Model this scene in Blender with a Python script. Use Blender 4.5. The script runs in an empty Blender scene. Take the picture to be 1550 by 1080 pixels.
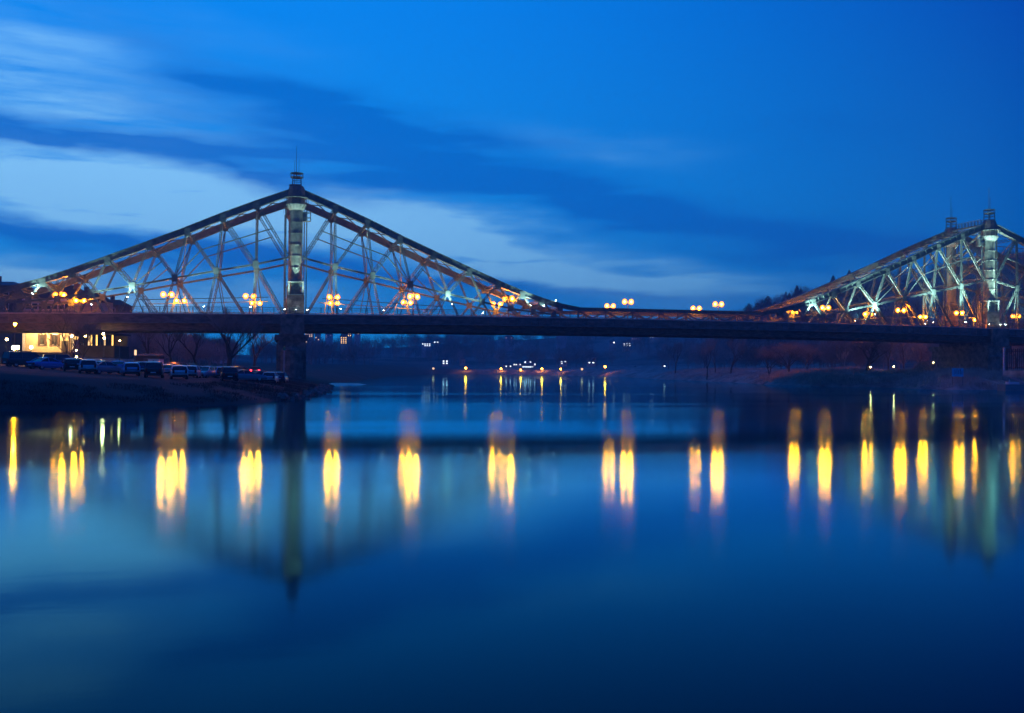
import bpy, math, random
import numpy as np
from mathutils import Vector, Matrix

R = math.radians
sc = bpy.context.scene
col = sc.collection

# ------------------------------------------------------------------ camera
FOC = 1520.0; CX, CY = 775.0, 540.0; YAW = R(13.75)
CAM = Vector((-4.88, -179.75, 3.3))
FW = Vector((math.sin(YAW), math.cos(YAW), 0)); RT = Vector((math.cos(YAW), -math.sin(YAW), 0))
cam_d = bpy.data.cameras.new('camera'); cam = bpy.data.objects.new('camera', cam_d); col.objects.link(cam)
cam_d.sensor_width = 36; cam_d.lens = 36 * FOC / 1550; cam_d.clip_start = .1; cam_d.clip_end = 12000
cam.matrix_world = (Matrix.Translation(CAM) @ Matrix.Rotation(-YAW, 4, 'Z') @
                    Matrix.Rotation(R(90 + .667), 4, 'X') @ Matrix.Rotation(R(.464), 4, 'Z'))
sc.camera = cam
def yh(px): return 555 + (px - 445) * .0081          # where the level line lies at a picture column
def P(px, d, z=0.0):                                 # a place d metres out along the view, on column px
    v = CAM + FW * d + RT * ((px - CX) / FOC * d); return Vector((v.x, v.y, z))
def Zy(px, y, d): return CAM.z + (yh(px) - y) / FOC * d
def dshore(px, y): return FOC * CAM.z / (y - yh(px))

# ------------------------------------------------------------------ render settings, exposure
sc.view_settings.view_transform = 'Standard'; sc.view_settings.look = 'None'
sc.view_settings.exposure = 0; sc.view_settings.gamma = 1
sc.render.engine = 'CYCLES'
cy = sc.cycles
cy.use_denoising = True
try: cy.denoiser = 'OPENIMAGEDENOISE'
except Exception: pass
cy.max_bounces = 5; cy.diffuse_bounces = 2; cy.glossy_bounces = 3; cy.transmission_bounces = 4
cy.volume_bounces = 0; cy.transparent_max_bounces = 6
cy.caustics_reflective = False; cy.caustics_refractive = False
cy.sample_clamp_indirect = 4.0; cy.sample_clamp_direct = 0
cy.use_light_tree = True

# ------------------------------------------------------------------ world: dusk sky with long cloud streaks
world = bpy.data.worlds.new('World'); sc.world = world; world.use_nodes = True
wt = world.node_tree; wt.nodes.clear()
def wn(t, **k):
    n = wt.nodes.new(t)
    for a, b in k.items(): setattr(n, a, b)
    return n
def wl(a, b): wt.links.new(a, b)
def wmath(op, a, b=None, clamp=False):
    n = wn('ShaderNodeMath', operation=op); n.use_clamp = clamp
    for i, v in enumerate((a, b)):
        if v is None: continue
        if isinstance(v, (int, float)): n.inputs[i].default_value = v
        else: wl(v, n.inputs[i])
    return n.outputs[0]
def wmix(f, a, b):
    n = wn('ShaderNodeMix', data_type='RGBA'); n.clamp_factor = True
    for s, v in ((n.inputs[0], f), (n.inputs[6], a), (n.inputs[7], b)):
        if isinstance(v, (int, float)): s.default_value = v
        elif isinstance(v, tuple): s.default_value = (*v, 1)
        else: wl(v, s)
    return n.outputs[2]
tc = wn('ShaderNodeTexCoord')
rot = wn('ShaderNodeVectorRotate', rotation_type='Z_AXIS'); rot.inputs['Angle'].default_value = YAW
wl(tc.outputs['Generated'], rot.inputs['Vector'])
sp = wn('ShaderNodeSeparateXYZ'); wl(rot.outputs[0], sp.inputs[0])
az = wmath('ARCTAN2', sp.outputs[0], sp.outputs[1]); el = wmath('ARCSINE', sp.outputs[2])
cmb = wn('ShaderNodeCombineXYZ'); wl(az, cmb.inputs[0]); wl(el, cmb.inputs[1])
# wind-drawn warp
mpn = wn('ShaderNodeMapping'); wl(cmb.outputs[0], mpn.inputs[0]); mpn.inputs['Scale'].default_value = (2.2, 9, 1); mpn.inputs['Rotation'].default_value = (0, 0, R(9))
nz = wn('ShaderNodeTexNoise'); wl(mpn.outputs[0], nz.inputs['Vector']); nz.inputs['Scale'].default_value = 1.6; nz.inputs['Detail'].default_value = 7; nz.inputs['Roughness'].default_value = .56
sub = wn('ShaderNodeVectorMath', operation='SUBTRACT'); wl(nz.outputs['Color'], sub.inputs[0]); sub.inputs[1].default_value = (.5, .5, .5)
mul = wn('ShaderNodeVectorMath', operation='MULTIPLY'); wl(sub.outputs[0], mul.inputs[0]); mul.inputs[1].default_value = (.30, .075, 0)
add = wn('ShaderNodeVectorMath', operation='ADD'); wl(cmb.outputs[0], add.inputs[0]); wl(mul.outputs[0], add.inputs[1])
warp = add.outputs[0]
def blob(px, y, w, h, tilt, amp):
    a = math.atan((px - CX) / FOC); e = math.atan((yh(px) - y) / FOC * math.cos(a))
    m = wn('ShaderNodeMapping', vector_type='TEXTURE'); wl(warp, m.inputs[0])
    m.inputs['Location'].default_value = (a, e, 0); m.inputs['Rotation'].default_value = (0, 0, -R(tilt))
    m.inputs['Scale'].default_value = (w * 1.7 / FOC, h * 1.7 / FOC, 1)
    g = wn('ShaderNodeTexGradient', gradient_type='QUADRATIC_SPHERE'); wl(m.outputs[0], g.inputs[0])
    return wmath('MULTIPLY', g.outputs['Fac'], amp)
BL = [(110, 150, 330, 60, 8, .75), (40, 60, 300, 60, 0, .3), (60, 275, 420, 62, 3, 1.9), (300, 320, 320, 48, 5, 1.3),
      (620, 355, 230, 36, 16, 1.6), (800, 395, 280, 42, 10, 1.5), (1050, 430, 280, 26, 5, 1.1), (280, 452, 190, 20, 0, 1.2),
      (560, 282, 60, 12, 0, .5), (30, 415, 200, 22, 0, 1.3), (900, 215, 200, 20, 8, .2), (450, 330, 160, 30, 0, .8)]
DK = [(130, 196, 380, 26, 5, 1.5), (60, 205, 140, 20, 0, .6), (500, 155, 300, 36, 14, 1.4), (640, 245, 340, 52, 10, 1.8), (400, 250, 200, 24, 14, .8),
      (960, 325, 330, 34, 9, 1.5), (1280, 370, 300, 36, 5, 1.2), (70, 362, 250, 18, 5, 1.6), (330, 398, 220, 22, 2, 1.3),
      (640, 432, 280, 16, 9, 1.2), (930, 452, 260, 12, 3, .5), (1250, 200, 140, 20, 4, .35), (830, 205, 100, 14, 8, .3)]
def ssum(L):
    s = None
    for b in L:
        v = blob(*b); s = v if s is None else wmath('ADD', s, v)
    return s
light = ssum(BL); dark = ssum(DK)
# finer streaks modulate both
mp2 = wn('ShaderNodeMapping'); wl(cmb.outputs[0], mp2.inputs[0]); mp2.inputs['Scale'].default_value = (2.6, 22, 1); mp2.inputs['Rotation'].default_value = (0, 0, R(10))
n2 = wn('ShaderNodeTexNoise'); wl(mp2.outputs[0], n2.inputs['Vector']); n2.inputs['Scale'].default_value = 2.0; n2.inputs['Detail'].default_value = 7; n2.inputs['Roughness'].default_value = .6
streak = wmath('MAXIMUM', wmath('SUBTRACT', wmath('MULTIPLY', n2.outputs['Fac'], 4.6), 1.3), .05)
light = wmath('MINIMUM', wmath('MULTIPLY', light, streak), 1.0)
dark = wmath('MINIMUM', wmath('MULTIPLY', dark, streak), 1.0)
# base: brighter towards the sunset side (left) and towards the horizon
saz = R(-24)
dotv = wmath('COSINE', wmath('SUBTRACT', az, saz))
tt = wmath('MULTIPLY', wmath('SUBTRACT', dotv, .62), 2.65, True)        # 0 far right .. 1 left
ramp = wn('ShaderNodeMapRange'); wl(el, ramp.inputs[0]); ramp.inputs[1].default_value = 0; ramp.inputs[2].default_value = R(24)
lowc = wmix(tt, (.000, .155, .52), (.010, .33, .88))
topc = wmix(tt, (.000, .036, .39), (.000, .235, .91))
base = wmix(ramp.outputs[0], lowc, topc)
hz = wn('ShaderNodeMapRange'); wl(el, hz.inputs[0]); hz.inputs[1].default_value = R(20); hz.inputs[2].default_value = R(70)
base = wmix(hz.outputs[0], base, (.000, .035, .26))
lcol = wmix(tt, (.02, .29, .70), (.27, .66, 1.08))
c1 = wmix(wmath('MULTIPLY', light, .92), base, lcol)
dcol = wmix(tt, (.0, .10, .46), (.0, .15, .64))
c2 = wmix(wmath('MULTIPLY', dark, .85), c1, dcol)
bg = wn('ShaderNodeBackground'); wl(c2, bg.inputs[0]); bg.inputs[1].default_value = 1.10
wo = wn('ShaderNodeOutputWorld'); wl(bg.outputs[0], wo.inputs[0])

# afterglow of the set sun, very weak and broad, from the left
sd = bpy.data.lights.new('sun', 'SUN'); sd.energy = .04; sd.angle = R(25); sd.color = (.75, .85, 1)
so = bpy.data.objects.new('sun', sd); col.objects.link(so); so.rotation_euler = (R(72), 0, R(-70))

# ------------------------------------------------------------------ materials
def mat(name, c, rough=.6, metal=0, var=.25, scale=1.0, bump=0, c2=None, spec=.5, stretch=(1, 1, 1)):
    m = bpy.data.materials.new(name); m.use_nodes = True; t = m.node_tree; b = t.nodes['Principled BSDF']
    b.inputs['Roughness'].default_value = rough; b.inputs['Metallic'].default_value = metal
    b.inputs['Specular IOR Level'].default_value = spec
    tcx = t.nodes.new('ShaderNodeTexCoord'); mp = t.nodes.new('ShaderNodeMapping'); mp.inputs['Scale'].default_value = stretch
    t.links.new(tcx.outputs['Object'], mp.inputs[0])
    n = t.nodes.new('ShaderNodeTexNoise'); n.inputs['Scale'].default_value = scale; n.inputs['Detail'].default_value = 6
    n.inputs['Roughness'].default_value = .65
    t.links.new(mp.outputs[0], n.inputs['Vector'])
    r = t.nodes.new('ShaderNodeValToRGB'); r.color_ramp.elements[0].position = .32; r.color_ramp.elements[1].position = .68
    a = [x * (1 - var) for x in c]; d = [min(1, x * (1 + var)) for x in (c2 or c)]
    r.color_ramp.elements[0].color = (*a, 1); r.color_ramp.elements[1].color = (*d, 1)
    t.links.new(n.outputs['Fac'], r.inputs[0]); t.links.new(r.outputs[0], b.inputs['Base Color'])
    if bump:
        bp = t.nodes.new('ShaderNodeBump'); bp.inputs['Strength'].default_value = bump; bp.inputs['Distance'].default_value = .05
        t.links.new(n.outputs['Fac'], bp.inputs['Height']); t.links.new(bp.outputs[0], b.inputs['Normal'])
    return m
def emi(name, c, s):
    m = bpy.data.materials.new(name); m.use_nodes = True; t = m.node_tree; b = t.nodes['Principled BSDF']
    b.inputs['Base Color'].default_value = (.8, .8, .8, 1); b.inputs['Emission Color'].default_value = (*c, 1); b.inputs['Emission Strength'].default_value = s
    return m
SOD = (1, .22, .0025)
M = dict(
    steel=mat('bridge_paint', (.085, .14, .135), .45, 0, .35, 1.2, .2, (.11, .17, .155)),
    steel2=mat('bridge_paint_worn', (.13, .17, .165), .6, 0, .35, 2.0, .3, (.20, .16, .12)),
    girder=mat('girder_paint', (.05, .05, .05), .6, 0, .4, .8, .2, (.15, .12, .10), stretch=(1, 1, 4)),
    fascia=mat('fascia_paint', (.075, .07, .07), .5, 0, .5, .6, .3, (.13, .12, .11), stretch=(1, 1, 3)),
    asphalt=mat('asphalt', (.05, .05, .05), .85, 0, .3, 3),
    stone=mat('sandstone', (.16, .12, .085), .9, 0, .55, .9, .6, (.22, .19, .15)),
    column=mat('column_paint', (.13, .19, .165), .5, 0, .35, 1.6, .3, (.18, .24, .20), stretch=(1, 1, .6)),
    pale=mat('pale_paint', (.20, .27, .25), .5, 0, .15, 2, .1),
    lip=mat('lamplit_edge_paint', (.42, .40, .38), .4, 0, .25, 2, .1),  # lip paint lightened to put lamplight along the deck edge into its colour
    rail=mat('railing_paint', (.10, .13, .14), .5, 0, .2, 2),
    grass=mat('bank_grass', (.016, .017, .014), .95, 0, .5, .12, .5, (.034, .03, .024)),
    reed=mat('dry_reed', (.42, .34, .26), .9, 0, .4, .5, .4, (.58, .49, .38)),
    bark=mat('bark', (.07, .055, .042), .95, 0, .3, 2, .5),
    birch=mat('birch_bark', (.45, .43, .40), .8, 0, .4, 3, .2),
    twig=mat('bare_twigs', (.11, .11, .105), .95, 0, .6, .035, 0, (.26, .25, .23)),
    twigb=mat('brown_twigs', (.24, .22, .20), .95, 0, .4, .5),
    conifer=mat('conifer', (.018, .030, .020), .95, 0, .4, .5),
    wallw=mat('cream_render', (.62, .52, .36), .85, 0, .12, .8, .1),
    wallg=mat('grey_render', (.50, .50, .49), .85, 0, .25, .5, .1),
    walld=mat('dark_render', (.13, .11, .10), .9, 0, .3, .5, .1),
    roof=mat('roof_tile', (.10, .055, .04), .85, 0, .35, 2.0, .3),
    slate=mat('roof_slate', (.12, .12, .13), .7, 0, .3, 2.0, .3),
    wood=mat('dark_wood', (.06, .045, .035), .8, 0, .3, 3, .2, stretch=(1, 1, 8)),
    metal=mat('grey_metal', (.25, .26, .28), .4, .6, .2, 2),
    white=mat('white_paint', (.75, .76, .78), .4, 0, .08, 1),
    rubber=mat('tyre_rubber', (.02, .02, .02), .9, 0, .1, 2),
    rim=mat('alloy_rim', (.45, .46, .48), .3, .8, .1, 2),
    plate=mat('number_plate', (.7, .7, .68), .5, 0, .05, 2),
    orange=mat('orange_panel', (.55, .25, .05), .6, 0, .1, 2),
    bluep=mat('blue_tarp', (.08, .66, .95), .5, 0, .2, 3, .2),
    redl=mat('tail_lens', (.35, .01, .008), .2, 0, .05, 2),
    sod=emi('sodium_globe', SOD, 1200),
    sodfar=emi('sodium_far', (1, .34, .015), 80),
    warm=emi('warm_globe', (1, .66, .24), 110),
    cool=emi('cool_lamp', (.80, 1, .95), 90),
    winw=emi('lit_window_warm', (1, .62, .26), 1.6),
    wing=emi('lit_window_gold', (1, .55, .12), 2.6),
    winc=emi('lit_window_cool', (.80, .92, 1), 3.2),
    redon=emi('tail_light_on', (1, .02, .03), 25),
    winx=emi('lit_window_dim', (.9, .5, .4), .25),
)
am = bpy.data.materials.new('amber_halo'); am.use_nodes = True; t = am.node_tree; t.nodes.clear()      # amber globe enlarged into a glowing shell that stands for the lamp's halo
e_ = t.nodes.new('ShaderNodeEmission'); e_.inputs[0].default_value = (1, .24, .012, 1); e_.inputs[1].default_value = 4.5; tr_ = t.nodes.new('ShaderNodeBsdfTransparent')
ms = t.nodes.new('ShaderNodeMixShader'); ms.inputs[0].default_value = .5; t.links.new(tr_.outputs[0], ms.inputs[1]); t.links.new(e_.outputs[0], ms.inputs[2])
om = t.nodes.new('ShaderNodeOutputMaterial'); t.links.new(ms.outputs[0], om.inputs[0]); M['amber'] = am
def glassy(name, c, rough=.08):
    m = bpy.data.materials.new(name); m.use_nodes = True; b = m.node_tree.nodes['Principled BSDF']
    b.inputs['Base Color'].default_value = (*c, 1); b.inputs['Roughness'].default_value = rough; b.inputs['Specular IOR Level'].default_value = .8
    return m
M['glass'] = glassy('dark_glass', (.012, .014, .018)); M['pane'] = glassy('window_pane', (.02, .02, .025), .15)
def carpaint(name, c):
    m = glassy(name, c, .3); b = m.node_tree.nodes['Principled BSDF']; b.inputs['Metallic'].default_value = .25
    b.inputs['Coat Weight'].default_value = .8; b.inputs['Coat Roughness'].default_value = .08; return m
PAINT = {k: carpaint('paint_' + k, v) for k, v in dict(black=(.012, .012, .014), silver=(.60, .62, .66), blue=(.05, .22, .60),
         white=(.86, .87, .88), grey=(.26, .27, .29), red=(.30, .02, .015), navy=(.03, .07, .20), lightblue=(.40, .58, .80), green=(.03, .08, .05)).items()}
# water
wm = bpy.data.materials.new('river_water'); wm.use_nodes = True; t = wm.node_tree; b = t.nodes['Principled BSDF']
t.nodes.remove(b); b = t.nodes.new('ShaderNodeBsdfGlossy'); b.distribution = 'BECKMANN'; b.inputs['Color'].default_value = (.44, .93, 1, 1)
dfw = t.nodes.new('ShaderNodeBsdfDiffuse'); dfw.inputs['Color'].default_value = (.0, .003, .010, 1); frw = t.nodes.new('ShaderNodeFresnel'); frw.inputs['IOR'].default_value = 1.40
mxw = t.nodes.new('ShaderNodeMixShader'); pw_ = t.nodes.new('ShaderNodeMath'); pw_.operation = 'POWER'; pw_.inputs[1].default_value = 2.0; t.links.new(frw.outputs[0], pw_.inputs[0])
ml_ = t.nodes.new('ShaderNodeMath'); ml_.operation = 'MULTIPLY'; ml_.use_clamp = True; ml_.inputs[1].default_value = 3.3; t.links.new(pw_.outputs[0], ml_.inputs[0]); t.links.new(ml_.outputs[0], mxw.inputs[0]); t.links.new(dfw.outputs[0], mxw.inputs[1]); 
gl2 = t.nodes.new('ShaderNodeBsdfGlossy'); gl2.distribution = 'BECKMANN'; gl2.inputs['Color'].default_value = (.44, .93, 1, 1); gl2.inputs['Roughness'].default_value = .155
mg = t.nodes.new('ShaderNodeMixShader'); mg.inputs[0].default_value = .08; t.links.new(b.outputs[0], mg.inputs[1]); t.links.new(gl2.outputs[0], mg.inputs[2]); t.links.new(mg.outputs[0], mxw.inputs[2])
t.links.new(mxw.outputs[0], t.nodes['Material Output'].inputs['Surface'])
tcx = t.nodes.new('ShaderNodeTexCoord')
def tnoise(scale, st, det=2):
    mp = t.nodes.new('ShaderNodeMapping'); mp.inputs['Scale'].default_value = st; t.links.new(tcx.outputs['Object'], mp.inputs[0])
    mp.inputs['Rotation'].default_value = (0, 0, YAW)
    n = t.nodes.new('ShaderNodeTexNoise'); n.inputs['Scale'].default_value = scale; n.inputs['Detail'].default_value = det
    t.links.new(mp.outputs[0], n.inputs['Vector']); return n.outputs['Fac']
rr = t.nodes.new('ShaderNodeMapRange'); t.links.new(tnoise(.03, (.12, 1.6, 1), 5), rr.inputs[0])
rr.inputs[1].default_value = .40; rr.inputs[2].default_value = .62; rr.inputs[3].default_value = .68; rr.inputs[4].default_value = 1.5
sxw = t.nodes.new('ShaderNodeSeparateXYZ'); t.links.new(tcx.outputs['Object'], sxw.inputs[0]); mry = t.nodes.new('ShaderNodeMapRange'); t.links.new(sxw.outputs[1], mry.inputs[0])
mry.inputs[1].default_value = -90; mry.inputs[2].default_value = 30; mry.inputs[3].default_value = .096; mry.inputs[4].default_value = .058     # the reach above the bridge lies calmer
mrm = t.nodes.new('ShaderNodeMath'); mrm.operation = 'MULTIPLY'; t.links.new(mry.outputs[0], mrm.inputs[0]); t.links.new(rr.outputs[0], mrm.inputs[1]); t.links.new(mrm.outputs[0], b.inputs['Roughness'])
b1 = t.nodes.new('ShaderNodeBump'); b1.inputs['Strength'].default_value = .2; b1.inputs['Distance'].default_value = .004; t.links.new(tnoise(1.6, (.5, 1.6, 1)), b1.inputs['Height'])
b2 = t.nodes.new('ShaderNodeBump'); b2.inputs['Strength'].default_value = .2; b2.inputs['Distance'].default_value = .012; t.links.new(tnoise(.12, (.5, 1.5, 1), 3), b2.inputs['Height'])
t.links.new(b1.outputs[0], b2.inputs['Normal']); t.links.new(b2.outputs[0], b.inputs['Normal'])

# ------------------------------------------------------------------ helpers
rnd = random.Random(7)
class MB:
    def __init__(s): s.v = []; s.f = []
    def add(s, vs, fs):
        n = len(s.v); s.v += [tuple(v) for v in vs]; s.f += [tuple(i + n for i in f) for f in fs]; return s
    def box(s, x0, x1, y0, y1, z0, z1):
        return s.add([(x0, y0, z0), (x1, y0, z0), (x1, y1, z0), (x0, y1, z0), (x0, y0, z1), (x1, y0, z1), (x1, y1, z1), (x0, y1, z1)],
                     [(0, 3, 2, 1), (4, 5, 6, 7), (0, 1, 5, 4), (1, 2, 6, 5), (2, 3, 7, 6), (3, 0, 4, 7)])
    def beam(s, p, q, w, h, up=(0, 0, 1)):            # w across, h along 'up'
        p, q = Vector(p), Vector(q); d = (q - p).normalized(); u = Vector(up)
        if abs(d.dot(u)) > .98: u = Vector((0, 1, 0)) if abs(d.y) < .9 else Vector((1, 0, 0))
        r = d.cross(u).normalized(); u = r.cross(d)
        vs = [a + r * sx * w / 2 + u * sz * h / 2 for a in (p, q) for sx, sz in ((-1, -1), (1, -1), (1, 1), (-1, 1))]
        return s.add(vs, [(0, 1, 2, 3), (7, 6, 5, 4), (0, 4, 5, 1), (1, 5, 6, 2), (2, 6, 7, 3), (3, 7, 4, 0)])
    def tube(s, p, q, r0, r1, n=8, cap=True):
        p, q = Vector(p), Vector(q); d = (q - p).normalized(); u = Vector((0, 0, 1)) if abs(d.z) < .9 else Vector((1, 0, 0))
        a = d.cross(u).normalized(); c = d.cross(a)
        vs = [o + (a * math.cos(k * 2 * math.pi / n) + c * math.sin(k * 2 * math.pi / n)) * r for o, r in ((p, r0), (q, r1)) for k in range(n)]
        fs = [(k, (k + 1) % n, n + (k + 1) % n, n + k) for k in range(n)]
        if cap: fs += [tuple(range(n - 1, -1, -1)), tuple(range(n, 2 * n))]
        return s.add(vs, fs)
    def lathe(s, cx, cy_, prof, n=16):                # prof: (r, z)
        vs = [(cx + r * math.cos(k * 2 * math.pi / n), cy_ + r * math.sin(k * 2 * math.pi / n), z) for r, z in prof for k in range(n)]
        m = len(prof)
        fs = [(j * n + k, j * n + (k + 1) % n, (j + 1) * n + (k + 1) % n, (j + 1) * n + k) for j in range(m - 1) for k in range(n)]
        fs += [tuple(range(n - 1, -1, -1)), tuple(range((m - 1) * n, m * n))]
        return s.add(vs, fs)
    def ball(s, c, r, n=8, m=5):
        prof = [(max(.001, r * math.sin(math.pi * j / m)), c[2] - r * math.cos(math.pi * j / m)) for j in range(m + 1)]
        return s.lathe(c[0], c[1], prof, n)
    def lat(s, p, q, depth, w=.4, fl=.13, lace=True, nrm=(0, 1, 0)):   # laced girder lying in the truss plane
        p, q = Vector(p), Vector(q); d = (q - p); L = d.length; d.normalize(); o = d.cross(Vector(nrm)).normalized() * (depth / 2 - fl / 2)
        s.beam(p + o, q + o, w, fl, up=o.normalized()); s.beam(p - o, q - o, w, fl, up=o.normalized())
        if lace:
            n = max(2, int(L / (depth * 1.15)))
            for k in range(n):
                a = p + d * (L * k / n); c = p + d * (L * (k + 1) / n); sg = 1 if k % 2 else -1
                s.beam(a + o * sg, c - o * sg, .05, .09, up=o.normalized())
        return s
    def build(s, name, m, parent=None, smooth=False):
        me = bpy.data.meshes.new(name); me.from_pydata(s.v, [], s.f); me.update()
        if smooth:
            me.polygons.foreach_set('use_smooth', [True] * len(me.polygons))
        return link(name, me, m, parent)
def link(name, me, m, parent=None):
    o = bpy.data.objects.new(name, me); col.objects.link(o)
    if m is not None and not me.materials: me.materials.append(m)
    if parent: o.parent = parent
    return o
def thing(name, label, cat, loc=(0, 0, 0), rz=0, group=None):
    o = bpy.data.objects.new(name, None); col.objects.link(o); o.location = loc; o.rotation_euler = (0, 0, rz)
    o['label'] = label; o['category'] = cat
    if group: o['group'] = group
    return o
def tag(o, label, cat, group=None):
    o['label'] = label; o['category'] = cat
    if group: o['group'] = group
    return o
def kids(o): return list(o.children)
def dup(root, loc, rz, label, group=None, scale=None):
    def cp(o, par):
        c = o.copy(); col.objects.link(c); c.parent = par
        for ch in kids(o): cp(ch, c)
        return c
    r = cp(root, None); r.location = loc; r.rotation_euler = (0, 0, rz); r['label'] = label
    if scale: r.scale = scale
    if group: r['group'] = group
    return r
def struct(o, kind='structure'): o['kind'] = kind; return o

# ------------------------------------------------------------------ terrain
left_shore = [(0, 619), (60, 619), (130, 618), (200, 617), (300, 614), (380, 611), (440, 606), (478, 598), (493, 592), (499, 586)]
back_left = [(520, 579), (560, 574), (600, 569.5)]
far_shore = [(660, 566.5), (740, 567.3), (820, 568), (900, 569.5), (960, 572), (1000, 574.5), (1060, 577), (1120, 579.5), (1170, 583),
             (1230, 585), (1300, 586), (1350, 587), (1390, 589.5), (1450, 590.5), (1510, 590.5), (1560, 590.5)]
def sh(L): return [P(px, dshore(px, y)) for px, y in L]
poly = [Vector((-16, -176, 0)), Vector((-30, -160, 0)), Vector((-44, -125, 0)), Vector((-38, -100, 0))] + sh(left_shore) + sh(back_left) + sh(far_shore)
poly += [Vector((230, -40, 0)), Vector((300, -160, 0)), Vector((380, -330, 0)), Vector((200, -420, 0)), Vector((60, -240, 0)), Vector((10, -176.5, 0))]
PX = np.array([[p.x, p.y] for p in poly])
def sdist(x, y):                                     # >0 on land, metres to the waterline
    x = np.asarray(x, float); y = np.asarray(y, float); dm = np.full(x.shape, 1e9); ins = np.zeros(x.shape, bool)
    for i in range(len(PX)):
        a = PX[i]; c = PX[(i + 1) % len(PX)]; e = c - a; tq = np.clip(((x - a[0]) * e[0] + (y - a[1]) * e[1]) / (e @ e), 0, 1)
        dm = np.minimum(dm, np.hypot(x - a[0] - tq * e[0], y - a[1] - tq * e[1]))
        cr = ((a[1] > y) != (c[1] > y)) & (x < (c[0] - a[0]) * (y - a[1]) / (c[1] - a[1] + 1e-12) + a[0]); ins ^= cr
    return np.where(ins, -dm, dm)
def vnoise(x, y, s, seed=0):
    x = np.asarray(x, float) / s; y = np.asarray(y, float) / s; xi = np.floor(x); yi = np.floor(y); fx = x - xi; fy = y - yi
    fx = fx * fx * (3 - 2 * fx); fy = fy * fy * (3 - 2 * fy)
    h = lambda a, c: np.modf(np.abs(np.sin(a * 127.1 + c * 311.7 + seed * 17.3) * 43758.5453))[0]
    return (h(xi, yi) * (1 - fx) + h(xi + 1, yi) * fx) * (1 - fy) + (h(xi, yi + 1) * (1 - fx) + h(xi + 1, yi + 1) * fx) * fy
RIDX = [-2000, 0, 200, 350, 450, 600, 760, 900, 1000, 1100, 1200, 1300, 1420, 1560, 1900, 3500]
RIDH = [14, 14, 12, 6, 9, 17, 22, 26, 29, 34, 43, 50, 54, 56, 58, 60]
def ground(x, y):
    x = np.asarray(x, float); y = np.asarray(y, float)
    s = sdist(x, y) + (vnoise(x, y, 5, 1) - .5) * 1.6 + (vnoise(x, y, 1.7, 2) - .5) * .6
    dx = x - CAM.x; dy = y - CAM.y; dep = dx * FW.x + dy * FW.y; lt = dx * RT.x + dy * RT.y
    px = CX + FOC * lt / np.maximum(dep, 1); px = np.where(dep < 20, np.where(lt < 0, -2000, 3500), px)
    z = np.where(s < 0, np.maximum(s * .25, -3), 0)
    left = np.clip(s / 11, 0, 1) ** .8 * 1.75 + np.clip(-x - 12, 0, 90) * .055 * np.clip(s / 12, 0, 1) + np.clip(y - 20, 0, 200) * .012 * np.clip(s / 20, 0, 1)
    right = 1 - np.exp(-np.clip(s, 0, 60) / 5.5)
    right = right * (2.6 + 1.2 * vnoise(x, y, 14, 4))
    isr = np.clip((x - 60) / 30, 0, 1)
    low = left * (1 - isr) + right * isr
    z = np.where(s > 0, low + .04, z)
    hill = np.interp(px, RIDX, RIDH); far = np.clip((s - 22) / np.where(px > 1150, 190, 260), 0, 1)
    far = far * far * (3 - 2 * far)
    w = np.clip((np.hypot(dx, dy) - 255) / 200, 0, 1)
    z = z + hill * far * w * (.82 + .36 * vnoise(x, y, 90, 7)) * (s > 0)
    z += (s > 1) * ((vnoise(x, y, 3, 9) - .5) * .22 + (vnoise(x, y, 11, 10) - .5) * .35) * np.clip(s / 6, 0, 1) * (1 - .7 * ((x < 5) & (y < -20)))
    near = (np.hypot(dx, dy) < 14) & (s > 0)
    z = np.where(near, np.minimum(z, 1.6), z)
    return z
def g1(x, y): return float(ground(np.array([x]), np.array([y]))[0])
def nonuni(segs):
    L = []
    for a, c, st in segs: L += list(np.arange(a, c, st))
    return np.array(L + [segs[-1][1]], float)
gx = nonuni([(-5000, -1000, 500), (-1000, -400, 60), (-400, -90, 8), (-90, 60, 1.5), (60, 250, 1.8), (250, 600, 10), (600, 1200, 40), (1200, 5000, 500)])
gy = nonuni([(-5000, -700, 600), (-700, -240, 40), (-240, -184, 8), (-184, 60, 1.5), (60, 180, 3), (180, 800, 9), (800, 1400, 50), (1400, 6000, 500)])
GX, GY = np.meshgrid(gx, gy); GZ = ground(GX.ravel(), GY.ravel()).reshape(GX.shape)
far_ = np.hypot(GX - CAM.x, GY - CAM.y); GZ = np.where(far_ > 1400, np.minimum(GZ, 18), GZ)
nx, ny = len(gx), len(gy)
me = bpy.data.meshes.new('ground'); me.vertices.add(nx * ny)
me.vertices.foreach_set('co', np.stack([GX, GY, GZ], -1).ravel())
idx = np.arange(nx * ny).reshape(ny, nx); q = np.stack([idx[:-1, :-1], idx[:-1, 1:], idx[1:, 1:], idx[1:, :-1]], -1).reshape(-1, 4)
me.loops.add(q.size); me.loops.foreach_set('vertex_index', q.ravel().astype(np.int32)); me.polygons.add(len(q))
me.polygons.foreach_set('loop_start', np.arange(0, q.size, 4, dtype=np.int32)); me.polygons.foreach_set('loop_total', np.full(len(q), 4, np.int32))
me.polygons.foreach_set('use_smooth', np.ones(len(q), bool)); me.update(); me.validate()
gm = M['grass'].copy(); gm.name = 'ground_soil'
struct(link('ground', me, gm))
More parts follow.
